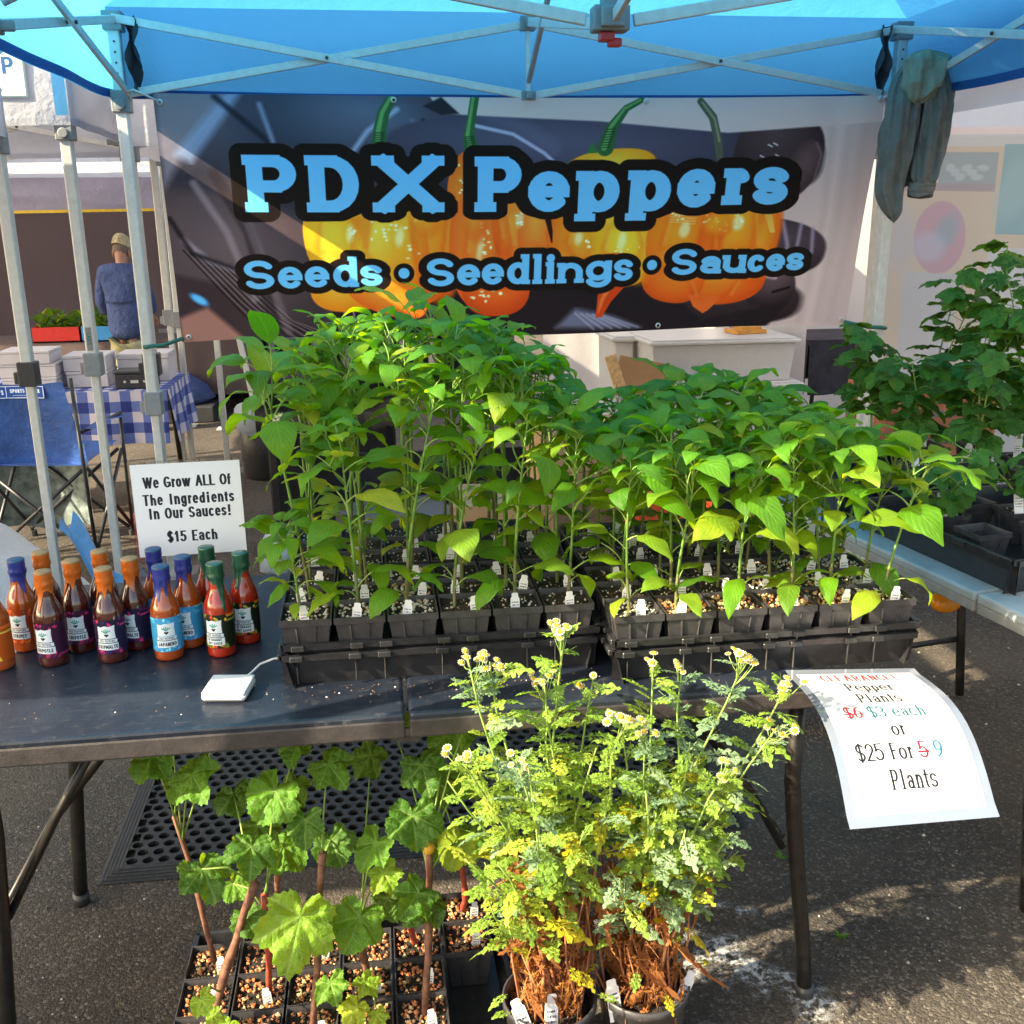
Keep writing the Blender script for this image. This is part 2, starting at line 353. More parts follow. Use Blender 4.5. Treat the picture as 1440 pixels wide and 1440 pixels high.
    def text(s, st, x, base, cap, col, a=.1, b=.1, xh=.7, wid=.6, gap=.12, slab=0, ser=0, anchor='c', shear=0):
        """a,b,slab,ser,wid,gap in units of cap height"""
        adv = []
        for ch in st: adv.append(.32 if ch == ' ' else WID.get(ch, .85)*wid*(1 if ch.isupper() or ch.isdigit() or ch in '$' else .92)+(2*a if WID.get(ch, .85) < .4 else 0))
        tot = sum(adv)+gap*(len(st)-1); x0 = x-(tot*cap/2 if anchor == 'c' else tot*cap if anchor == 'r' else 0)
        for ch, w_ in zip(st, adv):
            if ch != ' ':
                if ch.isupper() or ch.isdigit() or ch in ASC or ch in "$!'/": yt, yb = base-cap*(1 if ch != 't' else .9), base
                elif ch in DESC: yt, yb = base-cap*xh, base+cap*.27
                else: yt, yb = base-cap*xh, base
                if ch == '•': s.ell((x0+w_*cap/2), base-cap*.4, cap*.15, cap*.15, 0, col)
                else: s.glyph(ch, x0, x0+w_*cap, yt, yb, a*cap, b*cap, col, slab*cap, ser*cap)
            x0 += (w_+gap)*cap
        return x0
    def image(s, name):
        im = bpy.data.images.new(name, s.w, s.h); px = np.ones((s.h, s.w, 4), np.float32); px[..., :3] = np.clip(s.a[::-1], 0, 1)
        im.pixels.foreach_set(px.ravel()); im.update(); im.pack(); return im
def hx(h): return tuple(int(h[i:i+2], 16)/255 for i in (0, 2, 4))
# ------------------------------------------------------------ prints
BLUE = hx('55ace0'); BLK = hx('1E1712')
def print_banner():
    S = 1.7; W, H = int(1013*S), int(353*S); c = Canvas(W, H, hx('4a4347'))
    X = lambda x: (x-222)*S; Y = lambda y: (y-127)*S
    def E(x, y, rx, ry, ang, c0, c1=None, lx=-.3, ly=-.4, n=2, soft=1.2, al=1, gl=0): c.ell(X(x), Y(y), rx*S, ry*S, R(ang), hx(c0), hx(c1) if c1 else None, lx, ly, n, soft*S, al, gl)
    def Pp(pts, col, soft=1, al=1): c.poly([(X(a), Y(b)) for a, b in pts], hx(col), soft*S, al)
    def St(pts, r, col, soft=1.2, al=1): c.stroke([(X(a), Y(b)) for a, b in pts], [q*S for q in r] if isinstance(r, (list, tuple)) else r*S, hx(col), soft*S, al)
    # pale cloth ground on the right and at the top
    Pp([(560, 100), (1260, 100), (1260, 500), (900, 500), (900, 160), (640, 150)], 'b3a79f', 4)
    Pp([(1195, 100), (1260, 100), (1260, 500), (1185, 500)], 'a39a94', 30, .8)
    for x, d in ((1165, 9), (1190, 6), (1212, 8)): St([(x, 170), (x+d, 300), (x-4, 470)], 5, '9b928c', 12, .5)
    # dark glossy pods and folded cloth
    E(330, 200, 190, 90, 12, '2b2a30', '4a4c56', -.1, -.5, soft=40)
    E(470, 165, 130, 60, 4, '2b333e', '55606e', .2, -.3, soft=40)
    Pp([(222, 100), (330, 100), (250, 215), (222, 260)], '6b6d73', 14)
    Pp([(240, 210), (330, 105), (350, 105), (262, 222)], '7c94ac', 12, .8)
    E(300, 390, 150, 130, 30, '2c2527', '5a5152', -.2, -.3, soft=30)
    Pp([(222, 380), (300, 400), (380, 500), (222, 500)], '3a2f30', 10)
    Pp([(222, 445), (262, 430), (330, 500), (222, 500)], '8f6a5c', 8)
    E(252, 418, 14, 6, 35, '2f86bd', '58b5e8', 0, 0, soft=4)
    for i in range(14): St([(238+i*5, 345+i*2), (290+i*7, 415+i*3), (350+i*9, 490)], 1.0, '6b6260' if i % 2 else '171213', 1.5, .75)
    for p, r, col, al in (([(262, 250), (300, 320), (330, 420)], 5, '8a8285', .55), ([(290, 235), (330, 320), (360, 480)], 8, '2a2426', .6), ([(325, 290), (345, 360), (375, 470)], 6, '7b7376', .4),
                          ([(240, 330), (270, 360), (330, 385)], 4, '9a96a0', .6), ([(225, 300), (250, 350), (310, 375)], 3, '151214', .8), ([(300, 130), (365, 190), (372, 215)], 4, '1d2129', .8), ([(358, 140), (372, 190)], 3, '8094ab', .7),
                          ([(540, 145), (500, 175), (478, 205)], 3, '9db2c6', .75), ([(560, 160), (590, 210)], 3, '5b6878', .8), ([(575, 160), (608, 215)], 2, '12151b', .8)): St(p, r, col, 6, al)
    # chocolate pods
    E(840, 215, 320, 62, 1.5, '2e2b33', '4f5262', -.25, -.4, 3.2, 2)
    E(1090, 210, 68, 62, 10, '2c2322', '4b3f40', -.2, -.5, 2.4, 3)
    E(1125, 232, 28, 45, 25, '33272a', '5a4b4b', .1, -.3, 2.3, 3)
    St([(1145, 195), (1156, 212), (1150, 250)], 2, '6b5c5c', 3, .7)
    E(1060, 350, 125, 46, 6, '231b1c', '4a4147', .45, -.4, 2.6, 2)
    for p in ([(1110, 315), (1122, 352), (1120, 375)], [(1140, 318), (1138, 350)], [(1160, 325), (1163, 362)]): St(p, 3, '8f8b98', 5, .75)
    E(960, 430, 200, 42, 4, '211a1b', '3b3233', .3, -.3, 2.8, 3)
    E(1105, 418, 40, 32, -15, '2c2324', '5c4f50', .2, -.5, 2.4, 3)
    St([(1070, 405), (1090, 398), (1110, 402)], 3, 'b9b0b4', 4, .7); St([(1110, 425), (1135, 418)], 2, '0e0a0a', 3, .8)
    Pp([(440, 400), (930, 400), (1000, 470), (1140, 440), (1100, 490), (440, 500)], '241d1e', 6)
    for x in (455, 468, 490): St([(x, 430), (x+8, 480)], 1.2, '8c878c', 2, .8)
    Pp([(770, 470), (800, 440), (860, 455), (905, 475)], '6a7488', 10, .8)
    for i in range(6): St([(800+i*9, 448+i), (830+i*14, 474)], 1.3, 'a8b0bd', 3, .5)
    St([(640, 165), (700, 178), (745, 205), (790, 245)], 2.5, 'a9b4c8', 3, .8); St([(660, 150), (720, 170), (760, 200)], 9, '585f70', 12, .5)
    Pp([(585, 127), (1235, 127), (1235, 165), (1010, 178), (820, 160), (600, 150)], 'b6aba2', 2.5)
    Pp([(600, 127), (625, 150), (600, 152), (575, 140)], '2b2a2e', 3)
    # orange pods
    E(455, 330, 50, 66, -6, 'c6721a', 'f2b63c', -.2, -.1, 2.3, 1.4)
    E(462, 408, 52, 34, 0, 'c46c1a', 'e8a03a', -.2, -.2, 2.4, 1.4)
    E(545, 345, 76, 92, 3, 'c4601c', 'f0ad38', -.35, -.35, 2.4, 1.4)
    E(510, 330, 30, 60, 10, 'd98b26', 'f7c24c', -.1, -.2, 2, 8, .8)
    E(590, 340, 34, 90, -6, 'b9501c', 'e58a2e', 0, -.2, 2.2, 6, .8)
    E(520, 420, 60, 26, 20, 'c2561e', 'ea8a32', -.2, -.3, 2.3, 1.4)
    Pp([(468, 300), (505, 292), (490, 345)], 'a85f1c', 12, .5)
    E(632, 255, 24, 52, 4, 'c4501e', 'e9762c', -.3, 0, 2, 1.4)
    E(655, 350, 44, 88, -3, 'b8441c', 'ee8132', -.1, -.2, 2.4, 1.4)
    E(708, 320, 36, 60, -8, 'bf4a1c', 'f08a36', .1, -.2, 2.3, 1.4)
    E(680, 408, 50, 42, 0, 'a83c18', 'df6a2a', 0, -.3, 2.4, 1.4)
    E(735, 320, 26, 55, 0, 'c2501e', 'ee8a3a', 0, -.2, 2.2, 3)
    E(800, 325, 48, 58, 4, 'c0501a', 'f2932f', .1, .1, 2.3, 1.4)
    E(868, 345, 50, 66, -14, 'c9761c', 'f6be3e', .05, -.1, 2.3, 1.4)
    E(842, 226, 66, 26, -6, 'c07a1c', 'eeb242', -.1, -.2, 2.3, 1.4)
    E(840, 385, 60, 26, -6, 'b8481c', 'dd6c2a', 0, -.3, 2.2, 1.4)
    St([(862, 400), (845, 425), (838, 450), (834, 455)], [16, 12, 6, 1.5], 'b5401a', 1.4); St([(855, 400), (840, 430), (836, 448)], [4, 3, 1], 'dc7a40', 3, .7)
    St([(752, 300), (758, 325), (760, 340)], [5, 3, 1], '2b1714', 1.4)
    E(965, 345, 62, 66, 0, 'b94a18', 'ef8a2c', -.25, -.25, 2.4, 1.4)
    E(1045, 335, 60, 70, 4, 'c0511a', 'f49a30', -.25, -.35, 2.5, 1.4)
    E(1000, 350, 20, 60, 4, 'a8401a', 'cc5f22', 0, 0, 2, 8, .7)
    E(1035, 405, 60, 38, -6, 'bd4e1c', 'ee8430', -.2, -.4, 2.3, 1.4)
    E(950, 400, 50, 38, 12, 'b5481a', 'e87c2c', 0, -.3, 2.3, 1.4)
    E(1086, 340, 22, 60, 8, 'b34c1a', 'ef9030', -.2, 0, 2.2, 4, .8)
    Pp([(975, 425), (1030, 432), (1010, 452), (1002, 457), (985, 445)], 'd2602a', 1.4)
    rnd = random.Random(3)
    for cx, cy, n, sx, sy in ((520, 322, 12, 14, 10), (550, 322, 4, 8, 8), (555, 345, 4, 8, 10), (661, 335, 12, 5, 22), (630, 250, 5, 5, 12), (712, 300, 8, 7, 14), (665, 415, 12, 9, 6), (812, 340, 3, 5, 5), (870, 352, 5, 12, 6), (1002, 306, 8, 7, 8), (1035, 305, 6, 8, 6), (1022, 323, 6, 12, 3), (945, 305, 6, 10, 6), (480, 318, 5, 12, 4)):
        for k in range(n): E(cx+rnd.gauss(0, sx), cy+rnd.gauss(0, sy), rnd.uniform(1, 3.2), rnd.uniform(1, 2.6), 0, 'fff0c0', soft=1.5, al=.85)
    for i in range(5): St([(935, 296+i*4), (975, 300+i*4)], .9, 'f2b070', 1.5, .7)
    for i in range(4): St([(1080+i*3, 300), (1092+i*2, 330)], 1, 'f6b860', 1.5, .7)
    for p in ([(430, 300), (424, 345), (440, 385)], [(500, 300), (492, 350), (505, 395)], [(572, 300), (580, 350), (566, 400)], [(606, 300), (602, 350), (596, 390)], [(676, 290), (684, 330), (676, 380)], [(692, 300), (700, 340), (690, 375)], [(640, 300), (634, 350), (642, 400)], [(790, 300), (782, 340), (796, 370)], [(845, 320), (838, 350), (850, 385)], [(885, 310), (898, 345), (888, 385)], [(1000, 300), (1006, 350), (1000, 395)], [(1062, 300), (1070, 345), (1060, 390)], [(935, 300), (926, 345), (938, 390)], [(975, 405), (985, 425), (1000, 435)], [(1050, 405), (1040, 425), (1022, 436)]):
        St(p, [1.5, 5, 1.5], '9a3d12', 9, .28); St([(a+5, b+2) for a, b in p[:2]], [.6, 2], 'ffc060', 6, .3)
    for cx, cy, rx, ry in ((470, 325, 5, 12), (540, 330, 6, 14), (655, 350, 4, 20), (712, 305, 5, 12), (800, 335, 6, 10), (866, 340, 6, 14), (960, 325, 8, 12), (1040, 315, 9, 12), (640, 240, 3, 8)): E(cx, cy, rx, ry, 8, 'fff2c8', soft=5, al=.55)
    for cx, cy, rx, ry, an, c0, c1 in ((520, 392, 26, 20, 20, 'c4601c', 'f0a038'), (575, 300, 20, 30, -20, 'c86420', 'f2a83c'), (602, 395, 22, 30, 30, 'b04a18', 'e07a2c'), (440, 372, 20, 22, 0, 'c87820', 'f4b844'), (690, 385, 22, 24, 10, 'b84818', 'ea7c30'), (648, 312, 16, 26, -15, 'c04c1c', 'ee8434'), (728, 360, 18, 20, 0, 'b84818', 'e87a30'), (778, 372, 24, 18, 30, 'b84c18', 'ee8a30'), (845, 300, 18, 22, 0, 'd08a20', 'f8c648'), (892, 385, 16, 22, -20, 'c47a1c', 'f2b83c'), (1010, 318, 22, 20, 0, 'c8581a', 'f6a034'), (940, 372, 22, 20, 0, 'b84c18', 'ee8a30'), (1072, 385, 20, 24, 10, 'b84c18', 'ea8030')):
        E(cx, cy, rx, ry, an, c0, c1, -.2, -.3, 2.2, 10, .75)
    # stalks
    for p, r in (([(535, 127), (522, 150), (516, 175), (514, 200)], [6, 8, 9, 10]), ([(646, 127), (641, 160), (638, 180), (642, 200)], [6, 6, 8, 11]), ([(880, 130), (858, 142), (840, 168), (832, 198)], [4, 5, 8, 12])):
        St(p, r, '2c5a35'); St([(a-2, b) for a, b in p], [q*.35 for q in r], '5f9a5c', 2, .8)
        for i in range(8):
            a, b = p[-1]; a0, b0 = p[-2]; f = i/8; xx, yy = a*(1-f)+a0*f, b*(1-f)+b0*f; St([(xx-6, yy), (xx+6, yy-1)], .7, '16351f', 1, .8)
    St([(965, 132), (985, 155), (995, 185), (1002, 218)], [5, 6, 6, 5], '4c5644'); St([(968, 134), (988, 158), (998, 190)], 1.6, '7f8a70', 2, .8)
    Pp([(806, 206), (812, 188), (818, 200), (826, 205)], '2f6a3a', 1.2)
    for a, b in ((1072, 196), (1080, 194), (1062, 212), (1085, 211)): St([(a, b), (a+6, b+3)], 1, 'd8d2cc', 1.5, .8)
    # lettering
    big = [('P', 328, 405, 209, 290), ('D', 412, 490, 209, 290), ('X', 503, 604, 209, 290), ('P', 646, 718, 210, 290), ('e', 723, 784, 231, 291), ('p', 792, 862, 231, 310), ('p', 868, 938, 231, 310), ('e', 942, 999, 230, 288), ('r', 1007, 1053, 230, 285), ('s', 1056, 1111, 229, 286)]
    small = [('S', 318, 360, 362, 405), ('e', 365, 400, 372, 405), ('e', 403, 438, 372, 404), ('d', 441, 480, 358, 404), ('s', 482, 514, 371, 403),
             ('S', 578, 618, 362, 404), ('e', 622, 656, 371, 403), ('e', 658, 691, 370, 402), ('d', 693, 730, 357, 402), ('l', 732, 749, 357, 402), ('i', 751, 768, 357, 402), ('n', 769, 811, 371, 402), ('g', 813, 853, 369, 410), ('s', 856, 886, 368, 401),
             ('S', 945, 985, 354, 395), ('a', 988, 1024, 366, 394), ('u', 1023, 1063, 365, 394), ('c', 1063, 1091, 365, 393), ('e', 1092, 1122, 364, 392), ('s', 1124, 1153, 363, 391)]
    def put_(g, a, b, slab, ser, halo):
        for hl in (halo, 0):
            for ch, x0, x1, y0, y1 in g: c.glyph(ch, X(x0), X(x1), Y(y0), Y(y1), a*S, b*S, BLUE, slab*S, ser*S, hl*S, BLK)
    put_(big, 11.2, 8.6, 7.2, 4.6, 16); put_(small, 5.5, 4.2, 3.4, 2.2, 9.5)
    for x, y in ((545, 384), (915, 378)): c.ell(X(x), Y(y), 15*S, 15*S, 0, BLK); c.ell(X(x), Y(y), 8*S, 8*S, 0, BLUE)
    q = np.clip(c.a, 0, 1)**.92; q = q*.68+.32*q*q*(3-2*q); c.a = np.clip(q*np.array([1.20, 1.10, 1.12], np.float32)+.01, 0, 1)
    return c
def print_sauce_sign():
    c = Canvas(620, 560, hx('f2f4fa')); k = hx('20242e'); S = 620/155
    for st, y, w_ in (('We Grow ALL Of', 694-660, 122), ('The Ingredients', 720-660, 129), ('In Our Sauces!', 741-660, 117), ('$15 Each', 777-660, 71)):
        cap = 16.5*S; a = .1; wid = .62; t = Canvas(4, 4)
        tot = sum(.26 if ch == ' ' else WID.get(ch, .85)*wid*(1 if ch.isupper() or ch.isdigit() or ch in '$' else .92)+(2*a if WID.get(ch, .85) < .4 else 0) for ch in st)
        gap = (w_*S/cap-tot)/(len(st)-1)
        c.text(st, 78*S, (y+2)*S, cap, k, a=a, b=.06, xh=.77, wid=wid, gap=gap)
    return c
def print_clearance():
    W, H = 660, 850; c = Canvas(W, H, hx('cac8ce')); red, dk, teal = hx('a01024'), hx('0c0c0e'), hx('0f5a62')
    T = dict(a=.068, b=.040, slab=.030, ser=.055, xh=.68, wid=.66, gap=.05)
    rows = [('CLEARANCE!', 90, 72, red), ('Pepper', 200, 80, dk), ('Plants', 310, 80, dk), (None, 420, 80, None), ('or', 530, 80, dk), (None, 645, 80, None), ('Plants', 765, 80, dk)]
    for st, y, cap, col in rows:
        if st: c.text(st, W/2, y, cap, col, **T)
    x = c.text('$6', 90, 420, 80, red, anchor='l', **T); c.rect(85, x+2, 388, 396, red)
    x = c.text('$3 each', x+30, 420, 80, teal, anchor='l', **T)
    x = c.text('$25 For ', 70, 645, 80, dk, anchor='l', **T); x0 = x; x = c.text('5', x, 645, 80, red, anchor='l', **T); c.rect(x0-8, x+2, 612, 621, red)
    c.text('9', x+30, 645, 80, hx('0c5a7c'), anchor='l', **T)
    return c
def print_label(bg0, bg1, name, name2=None, seed=0):
    W, H = 420, 400; c = Canvas(W, H, hx(bg0)); rnd = random.Random(seed)
    for k in range(26):
        cx = rnd.uniform(0, W); cy = rnd.choice((rnd.uniform(0, 80), rnd.uniform(320, 400))); c.ell(cx, cy, rnd.uniform(12, 50), rnd.uniform(8, 26), rnd.uniform(0, 3), hx(rnd.choice(bg1)), tuple(min(1, z*1.5+.1) for z in hx(rnd.choice(bg1))), soft=5)
    p = hx('dfeaf2'); navy = hx('12202c')
    c.poly([(95, 70), (150, 78), (200, 62), (250, 74), (330, 60), (322, 120), (328, 215), (92, 215)], p, 2)
    for k in range(5): c.stroke([(208, 150), (208+(k-2)*26, 104+abs(k-2)*9)], [3, 7], hx('3f9c96'), 3)
    c.poly([(212, 196), (182, 172), (188, 160), (204, 160), (212, 168), (220, 160), (236, 160), (242, 172)], navy, 2)
    c.rect(80, 345, 222, 262, p); c.text('PDX PEPPERS', 212, 255, 25, navy, a=.09, b=.08, wid=.62, gap=.22)
    c.rect(70, 355, 270, 350 if not name2 else 362, p); c.rect(70, 355, 262, 269, navy)
    if name2: c.text(name, 212, 308, 30, navy, a=.12, b=.1, wid=.8, gap=.1); c.text(name2, 212, 352, 30, navy, a=.12, b=.1, wid=.8, gap=.1)
    else: c.text(name, 212, 332, 42, navy, a=.125, b=.105, wid=.74, gap=.08)
    return c
def print_wall():
    W, H = 520, 820; c = Canvas(W, H, hx('c9beb4'))
    c.rect(0, W, 0, 70, hx('e2d8de')); c.rect(0, W, 60, 120, hx('c3ccd6'), .8); c.ell(90, 200, 90, 150, .1, hx('a18d88'), soft=60, al=.6)
    c.rect(190, 400, 150, 345, hx('9aa9b4'), .9); c.rect(60, 400, 310, 352, hx('ac9fa6'), .8)
    for k in range(7): c.ell(230+k*20, 230+(k % 3)*24, 16, 22, .3*k, hx('c8d0d6'), soft=8, al=.5)
    c.rect(418, 540, 110, 570, hx('8fb0bd'), .95); c.ell(470, 340, 60, 160, .2, hx('a7c1c8'), soft=40, al=.5)
    c.ell(215, 600, 98, 195, 0, hx('be9fb2'), soft=6, al=.85); c.ell(240, 560, 40, 90, .2, hx('8fb0bf'), soft=35, al=.6); c.ell(180, 650, 60, 80, 0, hx('b9c2d6'), soft=40, al=.6)
    c.ell(70, 620, 50, 160, 0, hx('b4bcd0'), soft=50, al=.5); c.rect(400, 540, 640, 820, hx('c3cbd8'), .6); c.rect(90, 300, 790, 820, hx('b7bfd0'), .6)
    return c
def print_chair():
    c = Canvas(700, 170, hx('0b4aa2')); w_ = (.88, .92, 1)
    for x0, x1, y0, y1 in ((0, 700, 0, 9), (0, 700, 161, 170), (0, 9, 0, 170), (691, 700, 0, 170), (228, 236, 0, 170)): c.rect(x0, x1, y0, y1, w_)
    c.text("DICK'S", 118, 122, 70, w_, a=.1, b=.09, wid=.44, gap=.05)
    c.text('SPORTS CENTER', 462, 96, 54, w_, a=.11, b=.1, wid=.56, gap=.06)
    for k in range(17): c.rect(310+k*18, 322+k*18, 126, 138, w_, .8)
    return c
def print_ezup():
    c = Canvas(300, 260, hx('f4f4f2')); n = hx('1d4f86')
    c.poly([(40, 90), (250, 60), (210, 100), (150, 84), (60, 108)], n, 1.5)
    c.poly([(150, 100), (215, 62), (200, 104)], n, 1.5)
    c.text('EZ UP', 262, 165, 70, n, a=.1, b=.09, wid=.7, gap=.08, anchor='r'); c.text('INSTANT SHELTER', 150, 238, 13, n, a=.1, b=.1, wid=.6, gap=.15)
    c.rect(0, 300, 252, 260, hx('5b7480')); c.rect(292, 300, 0, 260, hx('5b7480'))
    return c
# ------------------------------------------------------------ shared materials
mat_ground()
plain('alu', (.56, .56, .54), .42, .25, 40, .08, .05)
plain('white_steel', (.56, .57, .56), .42, .1, 30, .06, .05)
plain('grey_plastic', (.22, .23, .24), .5, 0, 60, .1, .05)
plain('black_plastic', (.028, .028, .031), .42, 0, 70, .25, .1)
plain('tray_plastic', (.02, .02, .023), .3, 0, 50, .3, .12, .001, .6)
plain('pot_plastic', (.04, .038, .042), .34, 0, 60, .3, .12, .001, .55)
plain('red_plastic', (.55, .02, .02), .35, 0, 30, .1, .03)
plain('black_cloth', (.010, .010, .012), .85, 0, 9, .4, .3, .01, .2)
plain('grey_cloth', (.055, .052, .065), .9, 0, 9, .3, .3, .01, .2)
plain('white_plastic', (.60, .60, .62), .35, 0, 20, .03, .03)
plain('rubber', (.018, .018, .019), .6, 0, 60, .4, .3, .002)
plain('steel_dark', (.028, .025, .023), .36, .5, 40, .25, .05)
plain('rope_green', (.01, .13, .10), .7)
plain('cardboard', (.36, .2, .10), .85, 0, 12, .12, .1)
plain('wood_crate', (.30, .10, .05), .7, 0, 20, .3, .3)
fabric('canopy_blue', (.08, .33, .60), .56, (.055, .40, .78), .55, 5, .5, .3)
fabric('trim_blue', (.01, .12, .35), .3, (.01, .2, .5), .6, 5, .3)
fabric('canopy_white', (.68, .70, .78), .45, (.62, .64, .72), .7, 6, 1.0)
fabric('sidewall_white', (.66, .62, .62), .5, (.75, .6, .55), .7, 3, .5)
fabric('curtain_brown', (.14, .105, .11), .25, (.16, .1, .1), .9, 3, .6)
fabric('valance_lilac', (.44, .42, .56), .4, (.42, .38, .5), .8, 9, 1.0)
plain('trim_yellow', (.75, .5, .05), .7)

# ------------------------------------------------------------ ground
g = MB(); g.grid(lambda u, v: ((u-.5)*160, (v-.5)*160+30, 0), 40, 40)
go = part('ground', g, 'asphalt', None); go['kind'] = 'structure'
def stones():
    rnd = random.Random(5); mb = MB()
    for k in range(2600):
        y = rnd.uniform(1.45, 4.6)**1.0; x = rnd.uniform(-1.6, 2.2)*(y/2.6)**.5
        if -.74 < x < .98 and 2.24 < y < 3.2: continue
        r = rnd.choice((.0022, .003, .004, .0055))*rnd.uniform(.7, 1.3); a = rnd.uniform(0, 6.28)
        b = [(math.cos(a+t)*r*rnd.uniform(.7, 1.3), math.sin(a+t)*r*rnd.uniform(.7, 1.3)) for t in (0, 1.5, 3.1, 4.7)]
        mb.m = rnd.choice((0, 0, 0, 1, 1, 2)); mb.add([(x+p, y+q, -.001) for p, q in b]+[(x, y, r*.9)], [(0, 1, 4), (1, 2, 4), (2, 3, 4), (3, 0, 4)])
    o = part('loose_gravel', mb, ['stone_dark', 'stone_mid', 'stone_pale'], None); o['kind'] = 'stuff'; tag(o, 'loose gravel grains scattered over the asphalt', 'gravel')
plain('stone_dark', (.05, .047, .043), .8); plain('stone_mid', (.13, .115, .095), .85); plain('stone_pale', (.4, .36, .3), .8)
stones()
def chalk():
    m, t, b, o = nodes('chalk'); b.inputs['Roughness'].default_value = .95
    f1 = noise(t, 60, 6, .75); f2 = noise(t, 7, 3, .5)
    uv = t.nodes.new('ShaderNodeUVMap'); sp = t.nodes.new('ShaderNodeSeparateXYZ'); L(t, uv.outputs[0], sp.inputs[0])
    d = math_(t, 'ABSOLUTE', math_(t, 'SUBTRACT', sp.outputs[1], .5)); d2 = math_(t, 'ABSOLUTE', math_(t, 'SUBTRACT', sp.outputs[0], .5))
    edge = math_(t, 'SUBTRACT', 1, math_(t, 'MULTIPLY', math_(t, 'MAXIMUM', d, d2), 2))
    al = math_(t, 'MULTIPLY', math_(t, 'MULTIPLY', ramp(t, f1, [(.44, (0, 0, 0)), (.58, (1, 1, 1))]), ramp(t, f2, [(.42, (0, 0, 0)), (.55, (1, 1, 1))])), math_(t, 'MINIMUM', math_(t, 'MULTIPLY', edge, 3), 1))
    b.inputs['Base Color'].default_value = (.55, .55, .56, 1); L(t, al, b.inputs['Alpha']); bump(t, b, f1, .5, .01)
    mb = MB()
    for (x, y, w_, h_, a) in ((.62, 1.93, .36, .22, -.5), (.70, 1.74, .46, .14, -.7), (.52, 1.66, .34, .1, -.8)):
        M = Matrix.Translation((x, y, .004+.001*len(mb.f)))@Matrix.Rotation(a, 4, 'Z'); mb.grid(lambda u, v: M@Vector(((u-.5)*w_, (v-.5)*h_, 0)), 1, 1)
    o = part('chalk_stain', mb, 'chalk', None); o['kind'] = 'structure'
chalk()

